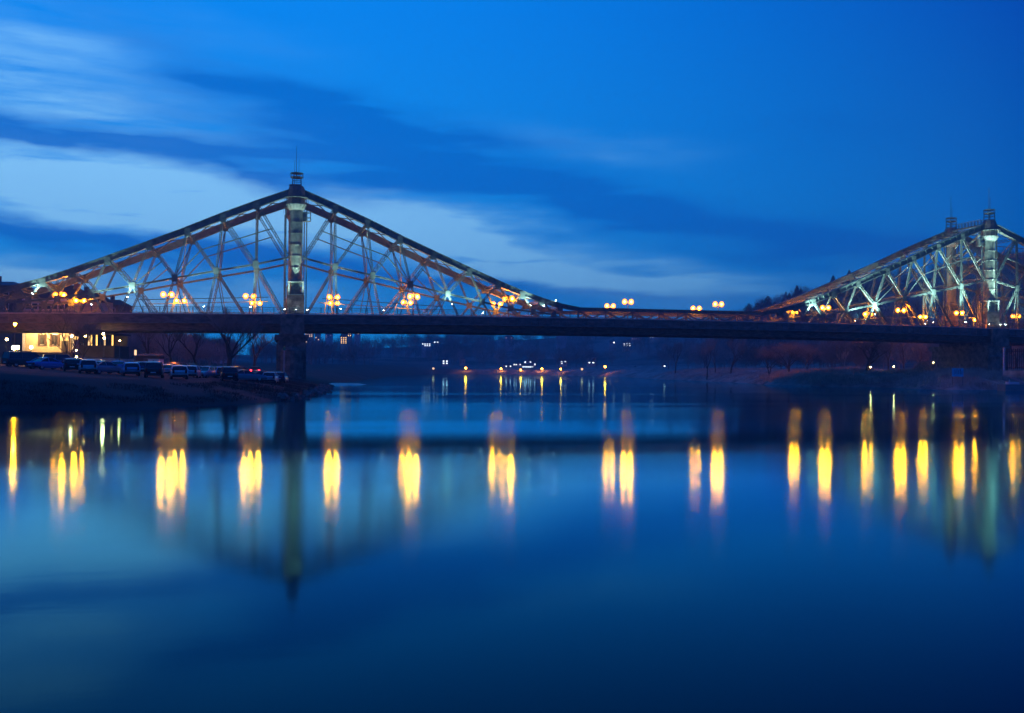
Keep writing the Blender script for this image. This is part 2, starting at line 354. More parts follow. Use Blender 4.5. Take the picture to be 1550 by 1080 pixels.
# reed-coloured right bank: base colour by place
t = gm.node_tree; bb = t.nodes['Principled BSDF']; rp = [n for n in t.nodes if n.type == 'VALTORGB'][0]
tcg = t.nodes.new('ShaderNodeTexCoord'); sx = t.nodes.new('ShaderNodeSeparateXYZ'); t.links.new(tcg.outputs['Object'], sx.inputs[0])
mr = t.nodes.new('ShaderNodeMapRange'); t.links.new(sx.outputs[0], mr.inputs[0]); mr.inputs[1].default_value = 70; mr.inputs[2].default_value = 120
mr2 = t.nodes.new('ShaderNodeMapRange'); t.links.new(sx.outputs[2], mr2.inputs[0]); mr2.inputs[1].default_value = 8; mr2.inputs[2].default_value = 4.5
mm = t.nodes.new('ShaderNodeMath'); mm.operation = 'MULTIPLY'; t.links.new(mr.outputs[0], mm.inputs[0]); t.links.new(mr2.outputs[0], mm.inputs[1])
n3 = t.nodes.new('ShaderNodeTexNoise'); n3.inputs['Scale'].default_value = .22; n3.inputs['Detail'].default_value = 8; n3.inputs['Roughness'].default_value = .75
t.links.new(tcg.outputs['Object'], n3.inputs['Vector'])
r3 = t.nodes.new('ShaderNodeValToRGB'); r3.color_ramp.elements[0].position = .4; r3.color_ramp.elements[0].color = (.20, .16, .12, 1)
r3.color_ramp.elements[1].position = .62; r3.color_ramp.elements[1].color = (.62, .52, .42, 1); t.links.new(n3.outputs['Fac'], r3.inputs[0])
mx = t.nodes.new('ShaderNodeMix'); mx.data_type = 'RGBA'; t.links.new(mm.outputs[0], mx.inputs[0]); t.links.new(rp.outputs[0], mx.inputs[6]); t.links.new(r3.outputs[0], mx.inputs[7])
mh = t.nodes.new('ShaderNodeMapRange'); t.links.new(sx.outputs[2], mh.inputs[0]); mh.inputs[1].default_value = 4; mh.inputs[2].default_value = 9
n4 = t.nodes.new('ShaderNodeTexNoise'); n4.inputs['Scale'].default_value = .03; n4.inputs['Detail'].default_value = 6; t.links.new(tcg.outputs['Object'], n4.inputs['Vector'])
r4 = t.nodes.new('ShaderNodeValToRGB'); r4.color_ramp.elements[0].position = .42; r4.color_ramp.elements[0].color = (.08, .09, .07, 1); r4.color_ramp.elements[1].position = .58; r4.color_ramp.elements[1].color = (.32, .33, .26, 1); t.links.new(n4.outputs['Fac'], r4.inputs[0])
mx4 = t.nodes.new('ShaderNodeMix'); mx4.data_type = 'RGBA'; t.links.new(mh.outputs[0], mx4.inputs[0]); t.links.new(mx.outputs[2], mx4.inputs[6]); t.links.new(r4.outputs[0], mx4.inputs[7])
t.links.new(mx4.outputs[2], bb.inputs['Base Color'])

w = MB(); w.add([(-5000, -5000, 0), (5000, -5000, 0), (5000, 6000, 0), (-5000, 6000, 0)], [(0, 1, 2, 3)])
struct(w.build('river', wm))
struct(MB().add([(-5000, -5000, -3.5), (5000, -5000, -3.5), (5000, 6000, -3.5), (-5000, 6000, -3.5)], [(0, 1, 2, 3)]).build('river_bed', M['grass']))

# ------------------------------------------------------------------ bridge
bridge = thing('truss_bridge', 'long blue-green steel truss bridge with two pylons spanning the whole river', 'bridge')
L = 141.5; YN, YF = 0.0, 12.0
def zd(x): return 12.7 - .4 * ((x - L / 2) / (L / 2)) ** 2
T = [(0, 34.15), (6.7, 31.5), (12.4, 29.1), (18.2, 26.45), (24.3, 23.85), (30.9, 21.1), (36.4, 18.85), (40.9, 17.15), (44.7, 15.95), (48.2, 15.05), (51.8, 14.45)]
Mn = [(1.2, 22.4), (6.8, 21.0), (13.4, 19.65), (20.2, 18.2), (27.0, 16.7), (33.4, 15.4), (38.7, 14.3), (43.1, 13.75), (47.0, 13.35)]
DF = [None, 1.9, 8.7, 15.7, 23.5, 31.3, 37.2, 42.2, 46.3]      # foot of each main diagonal
HF = [None, 7.2, 14.9, 22.0, 29.0, 35.2, 39.9, 44.4, 48.4]      # foot of each hanger
S_ = M['steel']
def half(xt, sg, Y, far):
    st = M['steel']
    p = lambda s, z, dy=0: Vector((xt + sg * s, Y + dy, z))
    dk = lambda s: p(s, zd(xt + sg * s) + .06)
    pt = lambda name, mb, m=st: mb.build(name, m, bridge)
    for k in range(len(T) - 1):                       # top chord: riveted box with flanges
        a, c = p(*T[k]), p(*T[k + 1]); hh = [1.2, 1.2, 1.2, 1.15, 1.1, 1.05, 1.0, .95, .9, .8][k]; e = .003 * (k % 2)
        if k == 0: a = p(1.0, T[0][1] + (T[1][1] - T[0][1]) * 1.0 / 6.7)
        mb = MB().beam(a, c, .66 + e, hh - .2); d = (c - a).normalized(); u = Vector((0, 1, 0)).cross(d); u = u if u.z > 0 else -u
        mb.beam(a + u * (hh / 2 - .05), c + u * (hh / 2 - .05), 1.0 + e, .1, up=u); mb.beam(a - u * (hh / 2 - .05), c - u * (hh / 2 - .05), 1.0 + e, .1, up=u)
        n = 4
        for j in range(1, n):                         # cover straps and stiffeners
            o = a.lerp(c, j / n)
            for s2 in (-1, 1):
                mb.beam(o + Vector((0, s2 * .39, 0)) - u * (hh / 2 - .12), o + Vector((0, s2 * .39, 0)) + u * (hh / 2 - .12), .10, .10, up=(0, 1, 0))
        cc = mb.build('top_chord', st, bridge)
        if k > 0:
            for s2 in (-1, 1): MB().beam(a + Vector((0, s2 * .46, -1.0)) , a + Vector((0, s2 * .46, .35)), .95, .03, up=(0, 1, 0)).build('gusset_plate', st, cc)
    # diagonals
    m0 = p(*Mn[0])
    pt('main_diagonal', MB().lat(p(*T[1]), m0, .46, .36, .1))
    for k in range(1, 9):
        Mk = p(*Mn[k]); dp = .46 if k < 5 else .38
        if k + 1 < len(T): pt('main_diagonal', MB().lat(p(*T[k + 1]), Mk, dp, .36, .1))
        foot = dk(DF[k]); pt('lower_diagonal', MB().lat(Mk, foot, dp * .9, .34, .1))
        pt('hanger', MB().lat(p(*T[k]), Mk, dp * .8, .32, .1))
        pt('lower_strut', MB().lat(Mk, dk(HF[k]), dp * .8, .32, .1))
        if k < 6: pt('thin_strut', MB().beam(Mk, dk(Mn[k][0] - (1.3 if k < 3 else 1.9)), .14, .14))
        b2 = p(*Mn[k - 1]); pt('mid_chord', MB().beam(b2 + Vector((0, 0, .11)), Mk + Vector((0, 0, .11)), .3, .09).beam(b2 - Vector((0, 0, .14)), Mk - Vector((0, 0, .11)), .3, .09)
                               .beam(b2, Mk, .06, .22))
        for s2 in (-1, 1): pt('joint_plate', MB().beam(Mk + Vector((0, s2 * .24, -.55)), Mk + Vector((0, s2 * .24, .55)), .9, .03, up=(0, 1, 0)))
    mid = lambda k, f: p(*T[k]).lerp(p(*Mn[k - 1]), f)
    pl = [mid(1, .46), mid(2, .47), mid(3, .48), p(*Mn[3])]
    for a, c in zip(pl[:-1], pl[1:]): pt('upper_tie', MB().beam(a, c, .16, .18))
    pt('upper_tie', MB().beam(mid(4, .5), p(*Mn[4]), .14, .16)); 
    zz = 15.35
    for a, c in ((4.6, 11.6), (11.6, 18.6), (18.6, 26.0)): pt('lower_tie', MB().beam(p(a, zz - .045 * (a - 4)), p(c, zz - .045 * (c - 4)), .12, .12))
    # side post by the pylon
    pt('pylon_post', MB().lat(p(1.78, 31.5), p(1.78, zd(xt) + .06), .2, .24, .07))
def cross(xt, sg):
    st = M['steel']; p = lambda s, z, y: Vector((xt + sg * s, y, z)); pt = lambda n, mb: mb.build(n, st, bridge)
    for k in range(1, len(T) - 1):
        z0 = T[k][1]; pt('portal_beam', MB().lat(p(T[k][0], z0 - .2, YN + .45), p(T[k][0], z0 - .2, YF - .45), .6, .25, .08, True, (1, 0, 0)))
        if k < 6:                                     # sway bracing in the hanger plane
            a = (T[k][0], T[k][1] - .9); c = Mn[k]
            if c[1] > 16.9:
                lo = max(c[1], 18.3); f = (a[1] - lo) / (a[1] - c[1]); cc = (a[0] + (c[0] - a[0]) * f, lo)
                for u0, u1 in ((YN, YF), (YF, YN)): pt('sway_brace', MB().beam(p(*a, u0), p(*cc, u1), .12, .14))
                pt('sway_beam', MB().lat(p(*cc, YN + .3), p(*cc, YF - .3), .5, .22, .08, True, (1, 0, 0)))
    for k in range(0, len(T) - 3):                    # laterals between the two top chords
        a, c = T[k], T[k + 1]
        if k == 0: a = (1.6, T[0][1] - .6)
        for u0, u1 in ((YN, YF), (YF, YN)): pt('lateral_brace', MB().beam(p(a[0], a[1] + .1, u0), p(c[0], c[1] + .1, u1), .13, .16))
for xt in (0, L):
    for sg in (-1, 1):
        for Y in (YN, YF): half(xt, sg, Y, Y > 1)
        cross(xt, sg)
# low middle section and the ends beyond the slopes
def lowpart(x0, x1, n):
    for Y in (YN, YF):
        for k in range(n):
            a = x0 + (x1 - x0) * k / n; c = x0 + (x1 - x0) * (k + 1) / n; z = 14.45; h = (a + c) / 2
            e = .003 * (k % 2)
            MB().beam((a, Y, z), (c, Y, z), .6 + e, .55).beam((a, Y, z + .3), (c, Y, z + .3), .9 + e, .07).beam((a, Y, z - .3), (c, Y, z - .3), .9 + e, .07).build('low_chord', S_, bridge)
            MB().lat((a, Y, z - .3), (h, Y, zd(h) + .06), .3, .3).build('low_diagonal', S_, bridge)
            MB().lat((c, Y, z - .3), (h, Y, zd(h) + .06), .3, .3).build('low_diagonal', S_, bridge)
            MB().beam((a, Y, zd(a) + .05), (a, Y, z - .3), .28, .28).build('low_post', S_, bridge)
lowpart(51.8, L - 51.8, 7); lowpart(-61.6, -51.8, 2); lowpart(L + 51.8, L + 61.6, 2)
# deck
xs = [-62 + 5.3 * k for k in range(51)]
G_ = M['girder']
for k in range(50):
    a, c = xs[k], xs[k + 1]; za, zc = zd(a), zd(c)
    def sl(y0, y1, t0, t1, nm, m, mb=None, par=bridge):
        q_ = MB(); q_.add([(a, y0, za - t1), (c, y0, zc - t1), (c, y1, zc - t1), (a, y1, za - t1), (a, y0, za - t0), (c, y0, zc - t0), (c, y1, zc - t0), (a, y1, za - t0)],
                         [(0, 3, 2, 1), (4, 5, 6, 7), (0, 1, 5, 4), (1, 2, 6, 5), (2, 3, 7, 6), (3, 0, 4, 7)])
        return q_.build(nm, m, par)
    sl(-2.96, 14.96, 0, .35, 'deck_slab', M['asphalt'])
    for Y, s2 in ((-3.0, -1), (15.0, 1)):             # walkway edge: thin top lip, deep plate, ribs
        y0, y1 = sorted((Y, Y - s2 * .18)); f = sl(y0, y1, .04, 1.62, 'fascia_panel', M['fascia'])
        y0, y1 = sorted((Y + s2 * .14, Y - s2 * .02)); sl(y0, y1, -.02, .16, 'edge_lip', M['lip'], par=f)
        y0, y1 = sorted((Y + s2 * .10, Y - s2 * .02)); sl(y0, y1, 1.50, 1.64, 'edge_angle', S_, par=f)
        r_ = MB()
        for j in range(4):
            x = a + (c - a) * (j + .5) / 4; z = zd(x); r_.box(x - .05, x + .05, *sorted((Y + s2 * .09, Y - s2 * .01)), z - 1.5, z - .17)
        r_.build('rib', M['fascia'], f)
    for Y, s2 in ((-1.2, -1), (13.2, 1)): sl(Y - .25, Y + .25, 1.2, 2.82, 'main_girder', G_)
    xm = a + .1; z = zd(xm)
    MB().box(xm - .12, xm + .12, -.95, 12.95, z - 2.4, z - .36).build('floor_beam', G_, bridge)
    # railing of this bay, both sides
    for Y in (-2.95, 14.95):
        r_ = MB(); zr = lambda x: zd(x)
        r_.beam((a, Y, za + 1.12), (c, Y, zc + 1.12), .07, .07); r_.beam((a, Y, za + .14), (c, Y, zc + .14), .04, .05); r_.beam((a, Y, za + .75), (c, Y, zc + .75), .03, .03)
        for j in range(2): x = a + (c - a) * j / 2; r_.beam((x, Y, zr(x) + .05), (x, Y, zr(x) + 1.15), .09, .09)
        for j in range(24): x = a + (c - a) * (j + .5) / 24; r_.beam((x, Y, zr(x) + .14), (x, Y, zr(x) + 1.1), .03, .03)
        r_.build('railing_panel', M['rail'], bridge)
# pylons
def pylon(x, Y):
    st = M['steel']; pt = lambda n, mb, m=st, par=bridge, sm=False: mb.build(n, m, par, sm)
    b_ = pt('pylon_foot', MB().box(x - 1.55, x + 1.45, Y - 1.3, Y + 1.3, zd(x) + .05, 15.75), M['stone'])
    cg = MB(); w_ = 1.2
    for sx_ in (-1, 1):
        for sy_ in (-1, 1): cg.box(x + sx_ * w_ - .13, x + sx_ * w_ + .13, Y + sy_ * w_ - .13, Y + sy_ * w_ + .13, 15.9, 17.95)
    for z in (15.76, 17.95): cg.box(x - 1.42, x + 1.42, Y - 1.42, Y + 1.42, z, z + .14)
    pt('bearing_frame', cg, M['pale'])
    for (a, c) in (((-1.1, -1.1), (1.1, -1.1)), ((-1.1, 1.1), (1.1, 1.1)), ((-1.1, -1.1), (-1.1, 1.1)), ((1.1, -1.1), (1.1, 1.1))):
        xb = MB().beam((x + a[0], Y + a[1], 15.95), (x + c[0], Y + c[1], 17.9), .14, .14).beam((x + c[0], Y + c[1], 15.95), (x + a[0], Y + a[1], 17.9), .12, .12)
        pt('bearing_cross', xb, M['steel'])
    pt('bearing_core', MB().box(x - .8, x + .8, Y - .8, Y + .8, 15.9, 17.95), M['column'])
    prof = [(1.08, 18.1), (1.22, 18.15), (1.22, 18.4), (1.10, 18.6)]
    z = 18.6
    for k in range(6): prof += [(1.10, z + 1.85), (1.16, z + 1.87), (1.16, z + 2.0), (1.09, z + 2.02)]; z += 2.0
    pt('column', MB().lathe(x, Y, prof[:-1] + [(1.08, 30.75)], 20), M['column'], sm=False)
    c_ = pt('capital', MB().lathe(x, Y, [(1.1, 30.62), (1.3, 30.75), (1.75, 31.5), (1.78, 31.65), (1.3, 31.7)], 20), M['pale'])
    r_ = MB()
    for k in range(16):
        a = k * math.pi / 8; r_.beam((x + 1.18 * math.cos(a), Y + 1.18 * math.sin(a), 30.75), (x + 1.84 * math.cos(a), Y + 1.84 * math.sin(a), 31.5), .09, .12)
    pt('flute', r_, st, c_)
    pt('drum', MB().lathe(x, Y, [(1.5, 31.7), (1.55, 32.6), (1.5, 34.0), (1.25, 34.8), (1.0, 34.95)], 12), M['steel2'])
    g_ = MB().lathe(x, Y, [(1.5, 32.75), (2.05, 32.78), (2.05, 32.9), (1.5, 32.92)], 16)
    for k in range(12):
        a = k * math.pi / 6; g_.beam((x + 2.0 * math.cos(a), Y + 2.0 * math.sin(a), 31.75), (x + 2.0 * math.cos(a), Y + 2.0 * math.sin(a), 32.8), .06, .06)
    pt('gallery', g_)
    f_ = MB()
    for sx_ in (-1, 1):
        for sy_ in (-1, 1): f_.beam((x + sx_ * .75, Y + sy_ * .75, 34.85), (x + sx_ * .7, Y + sy_ * .7, 36.3), .13, .13)
    for z in (35.1, 35.75):
        for sx_ in (-1, 1): f_.beam((x + sx_ * .73, Y - .73, z), (x + sx_ * .73, Y + .73, z), .09, .09).beam((x - .73, Y + sx_ * .73, z), (x + .73, Y + sx_ * .73, z), .09, .09)
    pt('lookout_frame', f_)
    h_ = MB().lathe(x, Y, [(.5, 36.2), (1.0, 36.32), (1.12, 36.4), (1.12, 36.5)], 12)
    for k in range(12):
        a = k * math.pi / 6; h_.beam((x + 1.1 * math.cos(a), Y + 1.1 * math.sin(a), 36.4), (x + 1.1 * math.cos(a), Y + 1.1 * math.sin(a), 37.15), .05, .05)
    h_.lathe(x, Y, [(1.06, 37.1), (1.14, 37.12), (1.14, 37.2), (1.06, 37.2)], 12)
    pt('crow_nest', h_)
    pt('antenna', MB().tube((x - .1, Y, 36.5), (x - .1, Y, 41.9), .055, .03, 6), M['rail'])
    pt('antenna', MB().tube((x + .35, Y + .2, 36.5), (x + .35, Y + .2, 39.7), .045, .025, 6), M['rail'])
for x in (0, L):
    for Y in (YN, YF): pylon(x, Y)
    pb = lambda a, c, d=.7: MB().lat(a, c, d, .3, .1, True, (1, 0, 0)).build('pylon_brace', S_, bridge)
    for sx_ in (-.7, .7):
        pb((x + sx_, 1.2, 33.4), (x + sx_, 10.8, 33.4), 1.3); pb((x + sx_, 1.15, 22.6), (x + sx_, 10.85, 22.6), .8)
        pb((x + sx_, 1.2, 32.6), (x + sx_, 10.8, 27.8), .4); pb((x + sx_, 10.8, 32.6), (x + sx_, 1.2, 27.8), .4)
        pb((x + sx_, 1.2, 27.4), (x + sx_, 10.8, 23.1), .4); pb((x + sx_, 10.8, 27.4), (x + sx_, 1.2, 23.1), .4)
        pb((x + sx_, 1.2, 27.6), (x + sx_, 10.8, 27.6), .5)
for x in (0, L):                                      # catwalk between the pylon heads
    for sx_ in (-.5, .5):
        cw = MB().beam((x + sx_, 1.9, 34.35), (x + sx_, 10.1, 34.35), .12, .14).beam((x + sx_, 1.9, 35.4), (x + sx_, 10.1, 35.4), .08, .08).beam((x + sx_, 1.9, 34.9), (x + sx_, 10.1, 34.9), .06, .06)
        for k in range(9): cw.beam((x + sx_, 1.95 + k * 1.01, 34.35), (x + sx_, 1.95 + k * 1.01, 35.4), .08, .08)
        cw.build('catwalk_railing', S_, bridge)
    MB().box(x - .5, x + .5, 1.9, 10.1, 34.22, 34.28).build('catwalk', S_, bridge)
# inspection basket beside the left pylon
def basket(x, Y, z, s2):
    b_ = MB().box(x, x + s2 * 1.3, Y - .6, Y + .6, z - .08, z) if s2 > 0 else MB().box(x - 1.3, x, Y - .6, Y + .6, z - .08, z)
    x0, x1 = sorted((x, x + s2 * 1.3))
    for a in (x0, x1):
        for c in (Y - .6, Y + .6): b_.beam((a, c, z), (a, c, z + 1.5), .1, .1)
    for zz_ in (z + .6, z + 1.45): b_.beam((x0, Y - .6, zz_), (x1, Y - .6, zz_), .09, .09).beam((x0, Y + .6, zz_), (x1, Y + .6, zz_), .09, .09).beam((x1, Y - .6, zz_), (x1, Y + .6, zz_), .09, .09)
    b_.box(x0, x0 + (x1 - x0) * .45, Y - .58, Y + .58, z, z + 1.5)
    b_.build('inspection_basket', S_, bridge)
basket(1.15, 0.3, 28.9, 1); basket(L - 1.15, .3, 29.6, -1)
# masonry piers
def pier(x0, x1, label, zg):
    r = thing('stone_pier', label, 'bridge pier', (0, 0, 0)); cx_ = (x0 + x1) / 2
    core = MB().box(x0 + .12, x1 - .12, -2.9, 15.0, zg, 8.3).build('core', M['stone'], r)
    mb = MB(); hgt = .46; n = int((7.8 - zg) / hgt); rr_ = random.Random(int(x0))
    for j in range(n):
        z0 = zg + j * hgt; off = .45 * (j % 2)
        def run(fix, a0, a1, ax):
            v = a0 - off
            while v < a1:
                l = .95 + rr_.random() * .2; u0, u1 = max(a0, v), min(a1, v + l); v += l; pr = rr_.random() * .07
                if u1 - u0 < .12: continue
                if ax == 'x': mb.box(u0 + .02, u1 - .02, *sorted((fix[0] - fix[1] * (.04 + pr), fix[0] + fix[1] * .2)), z0 + .02, z0 + hgt - .02)
                else: mb.box(*sorted((fix[0] - fix[1] * (.04 + pr), fix[0] + fix[1] * .2)), u0 + .02, u1 - .02, z0 + .02, z0 + hgt - .02)
        run((-2.95, 1), x0 + .05, x1 - .05, 'x'); run((x0 + .05, 1), -2.9, 15.0, 'y'); run((x1 - .05, -1), -2.9, 15.0, 'y')
    struct(mb.build('stone_courses', M['stone'], r), 'stuff')
    ns = MB(); nn = 9; rad = (x1 - x0) / 2 - .5
    for j in range(int((6.4 - zg) / .46)):
        z0 = zg + j * .46
        for k in range(nn):
            a0 = math.pi + math.pi * k / nn; a1 = math.pi + math.pi * (k + 1) / nn; e = rad + rr_.random() * .05; g_ = .012
            pts = [(cx_ + e * math.cos(a), -3.0 + e * .8 * math.sin(a)) for a in (a0 + g_, a1 - g_)]
            inn = [(cx_ + (e - .3) * math.cos(a), -3.0 + (e - .3) * .8 * math.sin(a)) for a in (a1 - g_, a0 + g_)]
            vs = [(px_, py_, zz_) for zz_ in (z0 + .015, z0 + .445) for px_, py_ in pts + inn]
            ns.add(vs, [(3, 2, 1, 0), (4, 5, 6, 7), (0, 1, 5, 4), (1, 2, 6, 5), (2, 3, 7, 6), (3, 0, 4, 7)])
    c2_ = ns.build('cutwater', M['stone'], r); struct(c2_, 'stuff')
    zt = zg + int((6.4 - zg) / .46) * .46
    ap = (cx_, -3.0, zt + .9); ring = [(cx_ + (rad + .12) * math.cos(math.pi + math.pi * k / nn), -3.0 + (rad + .12) * .8 * math.sin(math.pi + math.pi * k / nn), zt) for k in range(nn + 1)]
    MB().add(ring + [ap], [(k, k + 1, nn + 1) for k in range(nn)]).add([(v[0], v[1], zg) for v in ring] + ring, []).build('cutwater_cap', M['stone'], r)
    MB().box(x0 - .25, x1 + .25, -3.25, 15.3, 7.82, 8.25).build('corbel', M['stone'], r)
    MB().box(x0 - .45, x1 + .45, -3.45, 15.5, 8.26, 8.75).build('corbel', M['stone'], r)
    MB().box(x0 + .4, x1 - .4, -3.75, -3.22, 8.76, 12.2).build('pilaster', M['stone'], r)
    MB().box(x0 + .4, x1 - .4, -.9, 13, 8.76, 9.4).build('bearing_block', M['stone'], r)
    return r
pier(-3.0, 1.8, 'weathered sandstone pier under the left pylon at the end of the car park', .5)
pier(L - 2.6, L + 2.2, 'broad dark sandstone pier under the right pylon behind the grassy bank', 1.8)
# end abutments
for x0, x1, lb in ((-68, -61.8, 'dark stone abutment carrying the far left end of the bridge'), (L + 61.8, L + 68, 'dark stone abutment carrying the far right end of the bridge')):
    tag(MB().box(x0, x1, -3.4, 15.4, -.5, 8.1).box(x0 - .0, x1, -3.2, 15.2, 8.102, 11.3).build('stone_abutment', M['stone']), lb, 'abutment')

# ------------------------------------------------------------------ lamps on the bridge
def lamp_proto(m, r=.24, gap=1.35):
    o = thing('bridge_lamp', '', 'street lamp')
    MB().tube((0, 0, 0), (0, 0, 2.55), .09, .055, 8).tube((0, 0, 0), (0, 0, .5), .15, .12, 8).build('post', M['rail'], o)
    MB().tube((-gap / 2, 0, 2.75), (gap / 2, 0, 2.75), .035, .035, 6).tube((0, 0, 2.5), (0, 0, 3.0), .05, .02, 6).build('arm', M['rail'], o)
    for s2 in (-1, 1):
        g_ = MB().ball((s2 * gap / 2, 0, 3.02), .50, 12, 8).build('globe', M['amber'], o, True)  # oversized shell painted with the halo glow; the bulb is inside
        MB().ball((s2 * gap / 2, 0, 3.02), r, 8, 5).build('bulb', m, g_, True)
    return o
near = [(-38.5, 14.9), (-21.4, 15.41), (-7.8, 15.45), (6.6, 15.65), (20.9, 16.1), (38.6, 16.15), (62, 16.14), (80.7, 16.12), (104, 15.94), (121.2, 15.79), (135, 15.5), (148.8, 15.15)]
fars = [(-37.0, 14.63), (-20.1, 15.04), (-6.8, 14.9), (7.3, 15.2), (21.1, 15.65), (38.7, 15.74), (62, 15.95), (80.6, 15.88), (103, 15.7), (120.3, 15.5), (133.8, 15.2), (147.6, 14.8)]
wh = ['above the restaurant at the left end', 'second from the left end', 'just left of the left pylon', 'just right of the left pylon',
      'second right of the left pylon', 'at the low end of the left slope', 'left one on the low middle section', 'right one on the low middle section',
      'where the right slope begins', 'second along the right slope', 'just left of the right pylon', 'just right of the right pylon']
proto = lamp_proto(M['sod'])
first = True
for (lst, Y, side) in ((near, .9, 'near footway'), (fars, 11.1, 'far footway')):
    for i, (x, z) in enumerate(lst):
        base = zd(x) + .01; s_ = (z - base) / 3.02; lb = f'twin amber lamp on the {side}, {wh[i]}'
        if first: o = proto; o.location = (x, Y, base); o['label'] = lb; o.scale = (1, 1, s_); o['group'] = 'amber twin lamps along the bridge'; first = False
        else: dup(proto, (x, Y, base), 0, lb, 'amber twin lamps along the bridge', (1, 1, s_))

# floodlights lighting the steelwork
def flood(x, Y, z, tgt, watts, cone, label, base=None):
    d = Vector(tgt) - Vector((x, Y, z)); d.normalize()
    o = thing('floodlight', label, 'floodlight', (x, Y, z), 0, 'cool white floodlights along the trusses')
    hd = MB().tube((0, 0, 0), d * -.28, .17, .12, 8).build('housing', M['metal'], o)
    MB().tube(d * .005, d * .03, .13, .13, 8).build('lens', M['cool'], o)
    MB().beam(-d * .1, (0, 0, -.4), .06, .06).build('bracket', M['rail'], o)
    l = bpy.data.lights.new('flood_beam', 'SPOT'); l.energy = watts * 3.2; l.spot_size = R(cone); l.spot_blend = 1.0; l.shadow_soft_size = .12; l.color = (.74, 1, .90)
    lo = bpy.data.objects.new('flood_beam', l); col.objects.link(lo); lo.parent = o
    lo.rotation_euler = d.to_track_quat('-Z', 'Y').to_euler(); lo.location = d * .06
    return o
FL = []
for (xt, nm, pw) in ((0, 'left', 1.0), (L, 'right', 1.7)):
    for sg, sd_ in ((-1, 'left'), (1, 'right')):
        if xt > 0 and sg > 0:
            spots = [(7.6, 13.4, (1.0, 26), 2200, 60, 'at the foot of the first strut')]
        else:
            spots = [(7.6, 13.4, (7.6, 31), 2600, 62, 'at the foot of the first strut'), (15.2, 13.3, (16, 28), 2200, 72, 'at the foot of the second strut'),
                     (27.6, 14.7, (25.5, 21), 1200, 110, 'half way down the slope'), (42.3, 14.9, (40.2, 17.5), 900, 120, 'near the low end of the slope'),
                     (33, 13.2, (29, 22), 1300, 90, 'between the two lower struts')]
        for (s, z, tg, wt_, cone, ds) in spots:
            flood(xt + sg * s, -2.5 if cone < 100 else -1.1, z, (xt + sg * tg[0], -.1, tg[1]), wt_ * pw * ((1.4 if xt == 0 else 3.4) if cone < 100 else (.9 if xt == 0 else 1.3)), cone, f'cool floodlight {sd_} of the {nm} pylon, {ds}')
    for k, (dx_, lb_) in enumerate(((-1.9, 'left'), (1.9, 'right'))):
        flood(xt + dx_, -2.6, 13.1, (xt, -1.1, 29.5), 3800 * (1 if xt == 0 else 2.0), 40, f'footway floodlight aimed up the {nm} pylon column, {lb_} of its foot')
    flood(xt, -3.3, 13.0, (xt, -1.2, 17.3), 70, 40, f'low floodlight in front of the {nm} pylon foot')
for s, z in ((44.9, 15.2),(47.2, 16.2)):
    flood(s, -.8, z - .3, (s - 4, 0, z + 2), 40, 60, 'small white lamp low on the left slope, ' + ('lower' if z < 15.5 else 'upper') + ' of the last two')
flood(L - 42, .9, 14.6, (L - 37, .6, 20), 1500, 120, 'strong floodlight inside the near truss at the start of the right slope')
flood(L - 30, -1.6, 13.6, (L - 20, -.2, 26), 2600, 70, 'strong floodlight on the near footway under the right slope')
flood(L - 16, -1.6, 13.6, (L - 10, -.2, 31), 2600, 60, 'floodlight on the near footway just before the right pylon')
flood(L - 8, 10, 13.6, (L - 2, 11, 33), 3500, 60, 'floodlight on the far footway lighting the far right pylon')

# ------------------------------------------------------------------ street lamps on the banks
def street_lamp(px, y, d, m, r, label, zg=None, cat='street lamp', group=None):
    v = P(px, d); zl = Zy(px, y, d); z0 = min(zg if zg is not None else g1(v.x, v.y), zl - 1.0)
    o = thing('street_lamp', label, cat, (v.x, v.y, z0), 0, group); h = zl - z0
    MB().tube((0, 0, 0), (0, 0, h - r * .8), .07, .045, 6).build('post', M['rail'], o)
    MB().ball((0, 0, h), r, 8, 5).build('globe', m, o, True)
    MB().lathe(0, 0, [(r * .9, h + r * .75), (r * .5, h + r * 1.15), (.03, h + r * 1.3)], 8).build('cap', M['rail'], o)
    return o
gA = 'lamps around the left bank restaurant'
street_lamp(22, 491, 150, M['sod'], .22, 'tall amber street lamp standing in front of the bridge at the left edge', group=gA)
street_lamp(1546, 513, 238, M['sod'], .34, 'amber street lamp under the deck at the right edge beside the fence', group='lamps near the right pier')
for px, y, d, m, r, lb in ((10, 514, 170, 'warm', .2, 'small white lamp at the left edge below the deck'), (21, 526.5, 140, 'warm', .32, 'bright warm lamp low behind the dark van, left of two'),
                           (26, 526, 140, 'warm', .28, 'bright warm lamp low behind the dark van, right of two'), (47, 526, 168, 'warm', .26, 'warm lamp at the left corner of the lit cream wall'),
                           (108, 509, 165, 'warm', .2, 'warm lamp just right of the lit cream wall'), (115, 512, 160, 'wing', .34, 'round yellow lantern in front of the restaurant terrace'),
                           (129, 509, 170, 'warm', .16, 'small warm lamp above the terrace windows'), (156, 505.5, 165, 'warm', .17, 'upper of two white lamps right of the terrace'),
                           (157.5, 512, 165, 'warm', .16, 'lower of two white lamps right of the terrace'), (181, 516, 160, 'warm', .1, 'faint lamp between terrace and dark wood'),
                           (115.5, 530.5, 150, 'warm', .1, 'tiny lamp low below the yellow lantern'), (116, 540.5, 135, 'warm', .1, 'tiny lamp just over the car roofs')):
    street_lamp(px, y, d, M[m], r, lb, group=gA)
gB = 'amber lamps along the far shore'
